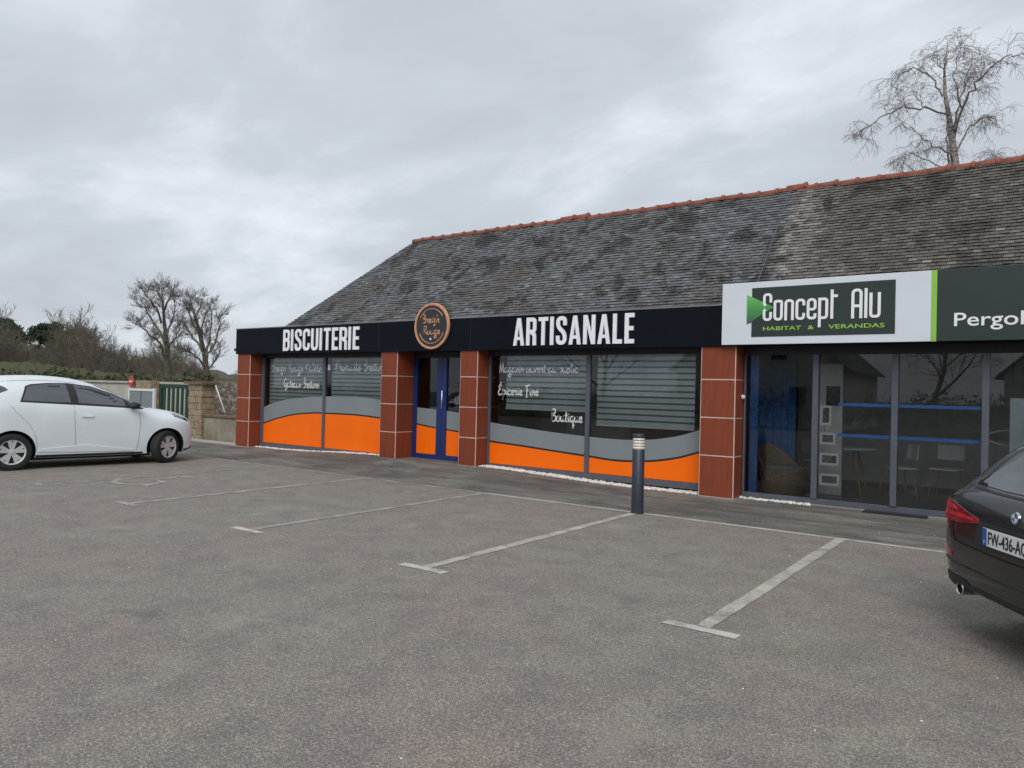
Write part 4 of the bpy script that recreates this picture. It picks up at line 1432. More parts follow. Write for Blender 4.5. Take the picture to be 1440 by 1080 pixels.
def wheel(root, x, ysign, ycen, r, w, rim_r, spokes, steer=0.0, rim_mat='rim_silver', style='star'):
    """wheel whose outer face looks along ysign*Y; parts: tyre carries rim"""
    hw = w / 2
    prof = [(rim_r - .01, -hw * .8), (rim_r + .012, -hw * .95), (r - .045, -hw), (r - .012, -hw * .86), (r, -hw * .6), (r, hw * .6), (r - .012, hw * .86), (r - .045, hw), (rim_r + .012, hw * .95), (rim_r - .01, hw * .8)]
    ty = MB().lathe(prof, 44, 'Y').build('wheel', 'tyre', root, smooth=40)
    ty.location = (x, ycen, r)
    ty.rotation_euler = (0, 0, steer)
    s = ysign
    MB().lathe([(0, s * (hw * .30)), (rim_r - .012, s * hw * .30), (rim_r - .01, -s * hw * .4)], 40, 'Y').build('dark_backing', 'rim_dark', ty, smooth=40)  # dark backing disc added to darken the gaps between spokes
    rg = MB()
    rg.lathe([(rim_r - .012, s * hw * .35), (rim_r - .014, s * hw * .78), (rim_r + .004, s * hw * .90), (rim_r + .012, s * hw * .93), (rim_r + .012, s * hw * .75)], 44, 'Y')
    rg.lathe([(0, s * hw * .80), (.03, s * hw * .80), (.055, s * hw * .72), (.06, s * hw * .45)], 24, 'Y')
    for k in range(spokes):
        a0 = 2 * math.pi * k / spokes + .3
        for da, wd0, wd1 in (((-.16, .026, .030), (.16, .026, .030)) if style == 'star' else ((0, .02, .03),)):
            e = a0 + da * 1.35
            p0 = (math.cos(a0 + da * .35) * .045, math.sin(a0 + da * .35) * .045); p1 = (math.cos(e) * (rim_r - .008), math.sin(e) * (rim_r - .008))
            tx, tz = -math.sin(e), math.cos(e)
            q = []
            for (pp, ww, yy) in ((p0, wd0, .74), (p1, wd1, .80)):
                for sg_ in (-1, 1):
                    q.append((pp[0] + tx * ww * sg_, s * hw * yy, pp[1] + tz * ww * sg_))
                for sg_ in (-1, 1):
                    q.append((pp[0] + tx * ww * sg_, s * hw * .42, pp[1] + tz * ww * sg_))
            rg.add(q, [(0, 1, 5, 4), (0, 4, 6, 2), (1, 3, 7, 5), (2, 6, 7, 3), (0, 2, 3, 1), (4, 5, 7, 6)])
    rg.build('rim', rim_mat, ty, smooth=35)
    return ty


# ---------------------------------------------------------------- white hatchback
zoe = Car(zt=[(0, .52), (.03, .84), (.07, 1.06), (.14, 1.28), (.22, 1.46), (.34, 1.555), (.7, 1.61), (1.15, 1.625), (1.6, 1.60), (2.0, 1.515), (2.4, 1.36), (2.75, 1.19), (3.0, 1.085), (3.2, 1.04), (3.45, 1.0), (3.65, .95), (3.79, .87), (3.87, .75), (3.92, .56)],
          zb=[(0, .36), (.15, .24), (.6, .19), (3.3, .18), (3.7, .19), (3.86, .22), (3.92, .28)],
          W=[(0, .56), (.04, .68), (.12, .77), (.3, .835), (.65, .868), (1.6, .868), (2.6, .866), (3.2, .864), (3.45, .85), (3.62, .80), (3.77, .70), (3.87, .54), (3.92, .38)],
          belt=[(0, 1.0), (.6, 1.07), (1.6, 1.04), (2.6, 1.0), (3.1, .94), (3.5, .84), (3.92, .64)], tum=.22, pw=4.2)
Az = Vector((-14.126, 5.164)); hz = Vector((0.14, 0.99)).normalized(); az = math.atan2(hz.y, hz.x)
nz_ = Vector((-hz.y, hz.x))
RAX, FAX = 0.66, 3.25
lz = Az - hz * RAX + nz_ * 0.85
Z = thing('hatchback_car', 'white five-door hatchback parked at left with front wheels turned', 'car', (lz.x, lz.y, 0), az)
Z.scale = (0.975, 1, 1)
st = [0, .015, .035, .06, .09, .13, .18, .24, .31, .4] + list(np.linspace(.5, 3.3, 36)) + [3.38, 3.46, 3.54, 3.61, 3.67, 3.72, 3.76, 3.80, 3.835, 3.865, 3.89, 3.907, 3.92]
zbody, zb_ = finish_body(zoe.body(st), 'paint_white', Z, (RAX, FAX), .365, .56, .86)
# glass: side windows sit on the shell, the black frame behind them
for sd_ in ('right', 'left'):
    fr = decal(zb_, [(.76, 1.16), (.86, 1.43), (.95, 1.465), (1.2, 1.49), (1.55, 1.495), (1.95, 1.445), (2.3, 1.325), (2.6, 1.18), (2.86, 1.05), (2.78, 1.03), (2.5, 1.06), (1.7, 1.11)], sd_, 'black_plastic', Z, 'window_frame', .003, .004, 3, 2)
    decal(zb_, [(.80, 1.185), (.89, 1.42), (.98, 1.448), (1.2, 1.468), (1.50, 1.47), (1.55, 1.155), (1.3, 1.16)], sd_, 'car_glass_dark', fr, 'rear_door_glass', .0065, .003, 3, 1)
    decal(zb_, [(1.68, 1.145), (1.64, 1.465), (1.95, 1.415), (2.27, 1.30), (2.46, 1.205), (2.48, 1.09)], sd_, 'car_glass_dark', fr, 'front_door_glass', .0065, .003, 3, 1)
    decal(zb_, [(2.56, 1.09), (2.545, 1.165), (2.66, 1.115), (2.74, 1.07)], sd_, 'car_glass_dark', fr, 'quarter_glass', .0065, .003, 2, 1)
    decal(zb_, [(.28, 1.30), (.30, 1.46), (.42, 1.47), (.56, 1.40), (.60, 1.36), (.42, 1.28)], sd_, 'car_glass_dark', Z, 'quarter_glass', .005, .004, 3, 1)
    y_ = -1 if sd_ == 'right' else 1
    # doors' shut lines, handle, sill crease
    strip_decal(zb_, [(1.60, 1.12), (1.615, .8), (1.64, .5), (1.65, .26)], .008, sd_, 'shut_line', zbody, 'shut_line')
    strip_decal(zb_, [(2.72, .98), (2.74, .8), (2.73, .5), (2.70, .27)], .008, sd_, 'shut_line', zbody, 'shut_line')
    strip_decal(zb_, [(.62, 1.10), (.74, .95), (.93, .74), (1.02, .52), (1.04, .30)], .006, sd_, 'shut_line', zbody, 'shut_line')
    decal(zb_, [(1.72, .90), (1.72, .935), (1.92, .925), (1.92, .892)], sd_, 'paint_white', Z, 'door_handle', .018, .02, 2, 1)
    decal(zb_, [(1.05, .30), (1.08, .345), (1.8, .40), (2.65, .285), (2.65, .255)], sd_, 'paint_white', Z, 'door_trim', .012, .014, 3, 1)
    decal(zb_, [(1.02, .205), (1.02, .245), (2.82, .235), (2.82, .20)], sd_, 'black_plastic', Z, 'sill', .004, .012, 3, 1)
    hl = decal(zb_, [(3.42, .885), (3.40, .955), (3.55, .94), (3.70, .885), (3.79, .79), (3.68, .80)], sd_, 'lamp_dark', Z, 'headlight', .004, .008, 3, 1)
    # mirror
    mb = MB()
    mb.lathe([(0, -.10), (.055, -.095), (.085, -.05), (.09, .0), (.08, .05), (.045, .085), (0, .09)], 18, 'Y')
    mir = mb.build('mirror', 'black_plastic', Z, smooth=True)
    mir.location = (2.60, y_ * .93, 1.105); mir.scale = (1.1, 1.05, .72)
    cp = MB().lathe([(0, -.104), (.057, -.098), (.088, -.05), (.0935, 0)], 18, 'Y').build('mirror_cap', 'black_plastic', mir, smooth=True)
    decal(zb_, [(.02 * y_ + .52 * y_, .84), (.52 * y_, 1.04), (.66 * y_, 1.12), (.70 * y_, 1.0), (.70 * y_, .86)], 'rear', 'tail_red', Z, 'taillight', .006, .012, 3, 1)
decal(zb_, [(-.50, 1.12), (-.46, 1.40), (.46, 1.40), (.50, 1.12)], 'rear', 'car_glass_dark', Z, 'rear_window', .005, .006, 4, 1)
decal(zb_, [(-.62, 1.05), (-.55, 1.30), (-.42, 1.46), (.42, 1.46), (.55, 1.30), (.62, 1.05)], 'front', 'car_glass_dark', Z, 'windscreen', .005, .006, 4, 1)
decal(zb_, [(-.40, .30), (-.46, .42), (.46, .42), (.40, .30)], 'front', 'black_plastic', Z, 'front_grille', .004, .01, 3, 1)
decal(zb_, [(3.62, .215), (3.62, .255), (3.76, .27), (3.86, .30), (3.86, .26)], 'right', 'black_plastic', Z, 'bumper_lip', .004, .01, 3, 1)
MB().box(.9, 3.0, -.7, .7, .15, .185).build('underbody', 'arch_liner', Z)
for wx, stt in ((RAX, 0.0), (FAX, R_(27))):
    for s in (-1, 1):
        wheel(Z, wx, s, s * .762, .312, .195, .205, 5, stt)
strip_decal(zb_, [(.45, 1.50), (1.1, 1.535), (1.7, 1.50)], .01, 'right', 'shut_line', zbody, 'roof_seam')

# ---------------------------------------------------------------- black hatchback, seen from behind
bmw = Car(zt=[(0, .60), (.012, .72), (.03, .82), (.055, .90), (.085, .945), (.13, .975), (.17, 1.0), (.28, 1.085), (.40, 1.20), (.51, 1.30), (.60, 1.35), (.80, 1.395), (1.3, 1.425), (1.8, 1.434), (2.25, 1.40), (2.65, 1.27), (3.0, 1.10), (3.2, 1.0), (3.5, .95), (3.9, .86), (4.15, .76), (4.27, .66), (4.32, .54)],
          zb=[(0, .345), (.06, .30), (.3, .25), (.8, .19), (3.5, .18), (4.1, .19), (4.32, .26)],
          W=[(0, .62), (.012, .70), (.03, .755), (.06, .80), (.10, .832), (.17, .86), (.3, .88), (.55, .895), (1.2, .90), (3.2, .90), (3.7, .87), (4.0, .79), (4.2, .64), (4.3, .45), (4.32, .35)],
          belt=[(0, .60), (.05, .80), (.1, .86), (.2, .90), (.35, .93), (.6, .945), (1.6, .95), (2.6, .93), (3.1, .88), (4.32, .6)], tum=.17, pw=14.0, pmin=14.0)
Fw = Vector((-0.589, 0.808)).normalized(); Rt = Vector((Fw.y, -Fw.x))
pb_ = Fw * 4.42 + Rt * 2.985
K = thing('hatchback_car', 'black hatchback cut off by the right edge, rear plate toward viewer', 'car', (pb_.x, pb_.y, 0), math.atan2(Rt.y, Rt.x) + R_(-3.0))
st = [0, .006, .014, .024, .036, .05, .066, .084, .105, .13, .16, .2, .25, .3, .36, .42, .48, .55, .62, .7] + list(np.linspace(.8, 3.6, 34)) + [3.75, 3.88, 3.98, 4.07, 4.14, 4.2, 4.25, 4.285, 4.305, 4.32]
kbody, kb = finish_body(bmw.body(st), 'paint_black', K, (.80, 3.47), .355, .58, .89)
decal(kb, [(-.68, 1.0), (-.60, 1.12), (-.52, 1.225), (-.42, 1.28), (-.25, 1.295), (.25, 1.295), (.42, 1.28), (.52, 1.225), (.60, 1.12), (.68, 1.0), (.3, .988), (-.3, .988)], 'rear', 'car_glass_dark', K, 'rear_window', .005, .006, 4, 2)
# roof spoiler: dark lip over the rear glass
sp = MB()
for i in range(11):
    pass
ysp = np.linspace(-.56, .56, 15)
vv_ = []
for y in ysp:
    k = 1 - (abs(y) / .60) ** 2.5 * .5
    zc = 1.372 - .12 * (abs(y) / .56) ** 3
    xr = .40 + .08 * (abs(y) / .56) ** 2
    vv_ += [(xr, y, zc - .035), (xr - .008, y, zc - .018), (xr + .05, y, zc + .0), (xr + .34, y, zc + .045), (xr + .34, y, zc - .06), (xr + .09, y, zc - .075)]
ff_ = []
for i in range(14):
    for k in range(6):
        ff_.append((i * 6 + k, i * 6 + (k + 1) % 6, (i + 1) * 6 + (k + 1) % 6, (i + 1) * 6 + k))
ff_ += [tuple(range(6)), tuple(14 * 6 + k for k in range(6))]
sp.add(vv_, ff_)
sp.build('spoiler', 'black_plastic', K, smooth=40)
for s in (-1, 1):
    m_ = lambda L: [(s * a, b) for a, b in L]
    tl = decal(kb, m_([(.345, .772), (.36, .80), (.50, .825), (.62, .853), (.72, .872), (.80, .876), (.82, .82), (.79, .765), (.70, .742), (.55, .744)]), 'rear', 'tail_red', K, 'taillight', .012, .02, 3, 2)
    decal(kb, m_([(.40, .780), (.40, .795), (.55, .806), (.62, .800), (.735, .805), (.735, .786), (.60, .779)]), 'rear', 'tail_red_bright', tl, 'light_bar', .0165, .008, 3, 1)
    decal(kb, m_([(.60, .822), (.66, .848), (.72, .854), (.71, .824)]), 'rear', 'tail_red_bright', tl, 'light_bar', .0165, .008, 3, 1)
    decal(kb, m_([(.62, .505), (.63, .54), (.74, .565), (.745, .53)]), 'rear', 'tail_red', K, 'reflector', .008, .012, 2, 1)
    # side furniture
    sd_ = 'left' if s > 0 else 'right'
    fr = decal(kb, [(.55, 1.02), (.72, 1.17), (1.0, 1.27), (1.6, 1.315), (2.1, 1.285), (2.5, 1.17), (2.95, .99), (2.6, .985), (1.6, .99)], sd_, 'black_plastic', K, 'window_frame', .003, .004, 3, 2)
    decal(kb, [(.80, 1.03), (.95, 1.19), (1.2, 1.265), (1.55, 1.29), (1.58, 1.01)], sd_, 'car_glass_dark', fr, 'rear_door_glass', .0065, .003, 3, 1)
    decal(kb, [(1.66, 1.01), (1.64, 1.29), (2.05, 1.26), (2.4, 1.16), (2.75, 1.03), (2.7, 1.0)], sd_, 'car_glass_dark', fr, 'front_door_glass', .0065, .003, 3, 1)
    strip_decal(kb, [(1.62, 1.0), (1.64, .6), (1.65, .26)], .007, sd_, 'shut_line_black', kbody, 'shut_line')
    strip_decal(kb, [(2.75, .97), (2.78, .6), (2.74, .26)], .007, sd_, 'shut_line_black', kbody, 'shut_line')
    strip_decal(kb, [(.72, .99), (.95, .75), (1.1, .5), (1.13, .27)], .007, sd_, 'shut_line_black', kbody, 'shut_line')
    decal(kb, [(3.75, .70), (3.68, .76), (3.9, .76), (4.08, .70), (4.12, .62)], sd_, 'lamp_dark', K, 'headlight', .004, .008, 3, 1)
    mir = MB().lathe([(0, -.10), (.055, -.095), (.085, -.05), (.09, .0), (.08, .05), (.045, .085), (0, .09)], 18, 'Y').build('mirror', 'paint_black', K, smooth=True)
    mir.location = (2.72, s * .96, 1.03); mir.scale = (1.0, 1.05, .72)
    # exhaust
    hx = kb.ray_cast(Vector((-3, s * .52, .37)), Vector((1, 0, 0)))[0].x + .005
    ex = MB().tube([(hx, s * .52, .312), (hx + .3, s * .52, .312)], .042, 20, cap=False)
    ex.tube([(hx, s * .52, .312), (hx + .3, s * .52, .312)], .034, 20, cap=False)
    ex.lathe([(.034, hx), (.038, hx - .006), (.042, hx)], 20, 'X', (0, s * .52, .312))
    e = ex.build('exhaust_pipe', 'chrome', K, smooth=40)
    MB().lathe([(0, hx + .06), (.0338, hx + .06)], 20, 'X', (0, s * .52, .312)).build('pipe_inside', 'arch_liner', e)
# bumper, diffuser, tailgate shut lines
strip_decal(kb, [(-.66, .775), (-.60, .64), (-.50, .615), (0, .60), (.50, .615), (.60, .64), (.66, .775)], .010, 'rear', 'shut_line_black', kbody, 'shut_line', .004)
strip_decal(kb, [(-.345, .80), (-.2, .80), (.2, .80), (.345, .80)], .014, 'rear', 'shut_line_black', kbody, 'shut_line', .004)
decal(kb, [(-.72, .50), (-.60, .475), (0, .455), (.60, .475), (.72, .50), (.70, .485), (.60, .462), (0, .442), (-.60, .462), (-.70, .485)], 'rear', 'paint_black', K, 'bumper_crease', .010, .012, 3, 1)
decal(kb, [(-.70, .28), (-.70, .40), (-.48, .385), (-.40, .36), (.40, .36), (.48, .385), (.70, .40), (.70, .28), (.4, .335), (-.4, .335)], 'rear', 'black_plastic', K, 'diffuser', .008, .012, 3, 1)
MB().box(1.2, 3.0, -.7, .7, .17, .22).build('underbody', 'arch_liner', K)
# plate and its recess, emblem, wiper
decal(kb, [(-.36, .625), (-.36, .79), (.36, .79), (.36, .625)], 'rear', 'black_plastic', K, 'plate_recess', .003, .006, 3, 1)
hit = kb.ray_cast(Vector((-3, 0, .70)), Vector((1, 0, 0)))
xp = hit[0].x - .014
hit2 = kb.ray_cast(Vector((-3, 0, .65)), Vector((1, 0, 0)))
pl = MB().bevbox(xp - .006, xp, -.25, .25, .655, .765, .002).build('number_plate', 'plate_white', K)
MB().box(xp - .0075, xp - .006, .207, .249, .656, .764).build('blue_band', 'plate_blue', pl)
MB().box(xp - .0075, xp - .006, -.249, -.207, .656, .764).build('blue_band', 'plate_blue', pl)
text_obj('lettering', 'FW-436-AQ', 'plate_ink', pl, .19, -.19, .672, .076, 0, bold=.012, fn=lambda a, b, d: (xp - .0065 - d * .6, a, b))
text_obj('lettering', 'F', 'plate_white', pl, .234, .222, .668, .02, 0, bold=.01, fn=lambda a, b, d: (xp - .0078 - d * .4, a, b))
he = kb.ray_cast(Vector((-3, 0, .865)), Vector((1, 0, 0)))
xe = he[0].x
em = MB().lathe([(0, xe - .010), (.027, xe - .010), (.030, xe - .013), (.036, xe - .012), (.037, xe + .006)], 32, 'X', (0, 0, .865)).build('emblem', 'chrome', K, smooth=40)
for q in range(4):
    a = [(.0265 * math.cos(t_), .0265 * math.sin(t_)) for t_ in np.linspace(q * math.pi / 2 + .02, (q + 1) * math.pi / 2 - .02, 8)]
    MB().prism([(0, 0)] + a, lambda y, z, d: (d, y, z + .865), xe - .0125, xe - .0102).build('quadrant', 'emblem_blue' if q % 2 else 'plate_white', em)
wp = MB().tube([(.185, 0.0, 1.00), (.205, -.10, 1.02), (.24, -.40, 1.06)], [.014, .012, .007], 8)
wp.lathe([(0, 0), (.03, 0), (.035, .03), (.02, .05), (0, .05)], 14, 'Z', (.175, 0, .975))
wp.build('wiper', 'black_plastic', K, smooth=40)
strip_decal(kb, [(-.64, .985), (-.3, .972), (.3, .972), (.64, .985)], .012, 'rear', 'black_plastic', K, 'tailgate_trim', .006)
for wx in (.80, 3.47):
    for s in (-1, 1):
        wheel(K, wx, s, s * .775, .318, .225, .225, 5, 0, 'rim_silver')

# ================================================================== boundary wall, gate, board on the left
low = thing('low_wall', 'low mossy wall with brown coping between stone pier and shop', 'wall', (-17.7, 11.35, 0), worldgeo=True)
MB().bevbox(-18.50, -16.62, 11.30, 11.52, -0.05, 0.66, .01).build('body', 'mossy_render', low)
for i in range(4):
    MB().bevbox(-18.50 + i * .47 + .003, -18.50 + (i + 1) * .47 - .003, 11.26, 11.56, .661, .715, .008).build('coping_stone', 'cap_brown', low)
pr = thing('stone_pier', 'square stone pier with flat cap beside green gate', 'pier', (-18.85, 11.4, 0), worldgeo=True)
rnd = random.Random(3)
for i in range(9):
    z0 = -0.02 + i * .172
    e = rnd.uniform(-.012, .012)
    if i % 2:
        MB().bevbox(-19.15 + e, -18.52 + e, 11.22, 11.62, z0 + .004, z0 + .168, .012).build('block', 'stone_block', pr)
    else:
        MB().bevbox(-19.15 + e, -18.83, 11.22 + e, 11.62, z0 + .004, z0 + .168, .012).build('block', 'stone_block', pr)
        MB().bevbox(-18.822, -18.52 + e, 11.22 - e, 11.62, z0 + .004, z0 + .168, .012).build('block', 'stone_block', pr)
MB().box(-19.12, -18.55, 11.25, 11.59, -.02, 1.52).build('mortar', 'mossy_render', pr)
MB().bevbox(-19.30, -18.42, 11.15, 11.69, 1.531, 1.60, .012).build('cap', 'cap_brown', pr)
rw_ = thing('rubble_wall', 'tall grey rubble stone wall behind the low mossy wall', 'wall', (-19, 14.2, 0), worldgeo=True)
MB().bevbox(-23.2, -17.9, 14.0, 14.35, -0.05, 1.62, .03).build('body', 'rubble', rw_)
tag(MB().tube([(-19.75, 12.4, 1.5), (-19.25, 12.4, .72)], .02, 8).build('leaning_pipe', 'plastic_white', smooth=40), 'white pipe leaning against the grey rubble wall', 'pipe')
struct(MB().bevbox(-30, -16.62, 11.05, 11.2, -.02, .05, .01).build('kerb', 'pale_concrete'))
gt = thing('slatted_gate', 'dark green gate of upright slats between pale wall and stone pier', 'gate', (-20.1, 11.4, 0), worldgeo=True)
for (a, b, c, e) in ((-20.92, -20.84, .08, 1.49), (-19.46, -19.38, .08, 1.49), (-20.839, -19.461, 1.39, 1.49), (-20.839, -19.461, .08, .18)):
    MB().bevbox(a, b, 11.36, 11.42, c, e, .005).build('frame', 'gate_green', gt)
for i in range(6):
    x = -20.76 + i * .235
    MB().bevbox(x, x + .105, 11.375, 11.405, .181, 1.389, .004).build('slat', 'gate_green', gt)
pw = thing('pale_wall', 'long pale rendered boundary wall behind the white car', 'wall', (-27, 12.6, 0), worldgeo=True)
MB().bevbox(-38, -21.35, 12.5, 12.72, -.05, 1.50, .01).build('body', 'pale_concrete', pw)
for i in range(11):
    x = -38.3 + i * 1.55
    MB().bevbox(x + .004, x + 1.546, 12.44, 12.78, 1.501, 1.57, .008).build('coping_stone', 'pale_concrete', pw)
yp = thing('yellow_block', 'yellowish stone gatepost just left of the green gate', 'post', (-23.3, 12.2, 0), worldgeo=True)
MB().bevbox(-23.85, -22.95, 12.15, 12.45, -.05, 1.60, .02).build('shaft', 'stone_block', yp)
nb_ = thing('notice_board', 'white framed notice board with two grey panels behind white car bonnet', 'board', (-22, 11.4, 0), worldgeo=True)
for (a, b, c, e) in ((-22.75, -22.68, .45, 1.35), (-21.32, -21.22, .0, 1.37), (-22.679, -21.321, 1.28, 1.35), (-22.679, -21.321, .45, .52)):
    MB().bevbox(a, b, 11.36, 11.42, c, e, .004).build('frame', 'plastic_white', nb_)
for a, b in ((-22.679, -22.03), (-21.99, -21.321)):
    MB().box(a, b, 11.38, 11.40, .521, 1.279).build('panel', 'vinyl_grey', nb_)
MB().bevbox(-22.03, -21.99, 11.37, 11.41, .521, 1.279, .004).build('mullion', 'frame_grey', nb_)
MB().bevbox(-22.75, -22.68, 11.36, 11.42, -.02, .449, .004).build('post', 'plastic_white', nb_)
rs = thing('road_sign', 'small round red road sign showing above the white car roof', 'sign', (-24.5, 12.3, 0), worldgeo=True)
MB().tube([(-24.5, 12.35, 0), (-24.5, 12.35, 1.75)], .025, 8).build('pole', 'plastic_grey', rs, smooth=40)
MB().lathe([(0, 12.31), (.17, 12.31), (.175, 12.32), (.17, 12.335), (0, 12.335)], 24, 'Y', (-24.5, 0, 1.56)).build('disc', 'sign_red', rs, smooth=40)
MB().box(-24.61, -24.39, 12.305, 12.309, 1.535, 1.585).build('bar', 'plastic_white', rs)


# ================================================================== trees
def bare_tree(seed, H, spread=0.55, trunk_r=0.16, levels=4, clear=.22, droop=0.0, lean=0.0, kids=(7, 5, 4, 4), twig_r=.008, up=.35):
    rnd = random.Random(seed)
    trunk = MB(); crown = MB()

    def branch(p, d, L, r, lev):
        nseg = 6 if lev == 0 else (5 if lev < 3 else 3)
        pts = [p.copy()]; rad = [r]
        dd = d.copy()
        for i in range(nseg):
            jit = (.10, .13, .11, .09, .08, .08)[lev]
            dd = dd + Vector((rnd.gauss(0, jit), rnd.gauss(0, jit), rnd.gauss(0, jit * .6)))
            if lev > 0:
                dd.z += up * .25 if lev < 3 else 0
                dd.z -= droop * (.10 if lev == 1 else .22 * lev)
            else:
                dd.z += .2
            dd.normalize()
            p = p + dd * (L / nseg)
            pts.append(p.copy()); rad.append(max(twig_r * .6, r * (1 - (.93 if lev == 0 else .78) * (i + 1) / nseg)))
        (trunk if lev == 0 else crown).tube(pts, rad, 8 if lev == 0 else (5 if lev == 1 else 3), cap=False)
        if lev >= levels:
            return
        k = kids[min(lev, len(kids) - 1)]
        k = k + (1 if rnd.random() < .5 else 0)
        for j in range(k):
            t_ = (clear if lev == 0 else .22) + (1 - (clear if lev == 0 else .22)) * (j + rnd.random()) / k
            t_ = min(.99, t_)
            fi = t_ * nseg; i0 = min(nseg - 1, int(fi)); q = pts[i0].lerp(pts[i0 + 1], fi - i0)
            axis = (pts[i0 + 1] - pts[i0]).normalized()
            a = rnd.uniform(0, 2 * math.pi)
            side = axis.orthogonal().normalized()
            side = Matrix.Rotation(a, 3, axis) @ side
            nd = (axis * rnd.uniform(.55, .9) + side * spread * rnd.uniform(1.0, 1.7)).normalized()
            ll = L * rnd.uniform(.46, .72) * (1.15 - .55 * t_ if lev == 0 else 1 - .35 * t_)
            rr = max(twig_r, rad[i0] * rnd.uniform(.42, .62))
            branch(q, nd, ll, rr, lev + 1)

    branch(Vector((0, 0, -.1)), Vector((lean, 0, 1)).normalized(), H * .72, trunk_r, 0)
    return trunk, crown


def place_tree(name, label, loc, tc_, mats, group=None, rotz=0):
    t_ = thing(name, label, 'tree', loc, rotz, group)
    tc_[0].build('trunk', mats[0], t_, smooth=True, fix=False)
    tc_[1].build('crown', mats[1], t_, smooth=True, fix=False)
    return t_


def ray_pt(px, py, dist):
    """point at a horizontal distance along the photograph's line of sight"""
    Rm = cam.matrix_world.to_3x3()
    d_ = Rm @ Vector((px - 720, -(py - 540), -1041.0))
    k = dist / math.hypot(d_.x, d_.y)
    return Vector((0, 0, 1.55)) + d_ * k


def limb_tree(label, D0, stem, limbs, seed, r0):
    """two storm-shaped trees: stem and limbs placed, twigs grown outward and upward"""
    rnd = random.Random(seed)
    trunk = MB(); crown = MB()
    base = ray_pt(stem[0][0], 560, D0); base.z = 0

    def to3(path, d1):
        n = len(path)
        return [ray_pt(x, y, D0 + d1 * i / (n - 1)) - base for i, (x, y) in enumerate(path)]

    def twig(p, d, L, r, lev):
        n = 4
        pts = [p.copy()]; dd = d.copy()
        for i in range(n):
            dd = (dd + Vector((rnd.gauss(0, .10), rnd.gauss(0, .10), rnd.gauss(.05, .08)))).normalized()
            p = p + dd * L / n; pts.append(p.copy())
        crown.tube(pts, [max(.0055, r * (1 - .7 * i / n)) for i in range(n + 1)], 3, cap=False)
        if lev < 2:
            for k in range(5 if lev == 0 else 4):
                i = rnd.randint(1, n - 1)
                sd = Vector((rnd.gauss(0, 1), rnd.gauss(0, 1), rnd.gauss(.2, .6))).normalized()
                twig(pts[i], ((pts[i + 1] - pts[i]).normalized() * .8 + sd * .65).normalized(), L * rnd.uniform(.5, .75), r * .6, lev + 1)

    tp = to3(stem, .4); tp[0].z = -.1
    n = len(tp)
    trunk.tube(tp, [max(.02, r0 * (1 - .93 * i / (n - 1))) for i in range(n)], 8, cap=False)
    segs = [tp[2:]]
    for path, d1 in limbs:
        pts = to3(path, d1)
        fine = []
        for i in range(len(pts) - 1):
            for k in range(3):
                fine.append(pts[i].lerp(pts[i + 1], k / 3) + Vector((rnd.gauss(0, .05), rnd.gauss(0, .05), rnd.gauss(0, .05))))
        fine.append(pts[-1])
        m_ = len(fine)
        crown.tube(fine, [max(.010, r0 * .34 * (1 - .85 * i / (m_ - 1))) for i in range(m_)], 5, cap=False)
        segs.append(fine)
    for fine in segs:
        m_ = len(fine)
        for k in range(int(7 + m_ * 1.1)):
            i = min(m_ - 2, int((.12 + .88 * rnd.random()) * (m_ - 1)))
            q = fine[i].lerp(fine[i + 1], rnd.random())
            ax = (fine[i + 1] - fine[i]).normalized()
            sd = Vector((rnd.gauss(0, 1), rnd.gauss(0, 1), rnd.gauss(.3, .5))).normalized()
            twig(q, (ax * .8 + sd * .75).normalized(), rnd.uniform(.38, .85), .012, 0)
    place_tree('bare_tree', label, tuple(base), (trunk, crown), ('bark_grey', 'twig_grey'), 'bare trees beyond the boundary wall')


limb_tree('tall bare tree, left one of the two behind the green gate', 46, [(236, 560), (236, 520), (235, 485), (231, 455), (229, 425), (227, 404)],
          [([(235, 505), (222, 480), (208, 466), (194, 457), (186, 454)], -2.0), ([(234, 480), (217, 452), (203, 434), (192, 424), (186, 416)], 1.6), ([(231, 455), (217, 432), (206, 416), (200, 408)], -1.2),
           ([(229, 425), (220, 411), (214, 403)], 1.4), ([(234, 470), (243, 447), (246, 428), (243, 410)], 1.4), ([(230, 440), (238, 422), (240, 408)], -1.4), ([(235, 492), (248, 473), (254, 460)], -1.0), ([(235, 500), (226, 470), (214, 480)], 2.2)], 7, .21)
limb_tree('bare spreading tree, right one of two, nearest to the shop corner', 44, [(291, 560), (291, 530), (288, 500), (281, 470), (275, 447), (270, 430), (268, 419)],
          [([(290, 516), (276, 501), (261, 494), (250, 491)], -1.6), ([(287, 498), (272, 477), (260, 458), (254, 442)], 1.4), ([(281, 470), (269, 452), (263, 434), (259, 422)], -1.4), ([(288, 500), (296, 472), (299, 447), (296, 427)], 1.4),
           ([(290, 506), (302, 482), (308, 460), (309, 443)], -1.2), ([(275, 447), (283, 432), (284, 419)], 1.6), ([(290, 520), (303, 506), (311, 486)], 1.2), ([(286, 490), (282, 460), (290, 438)], -2.0)], 17, .20)
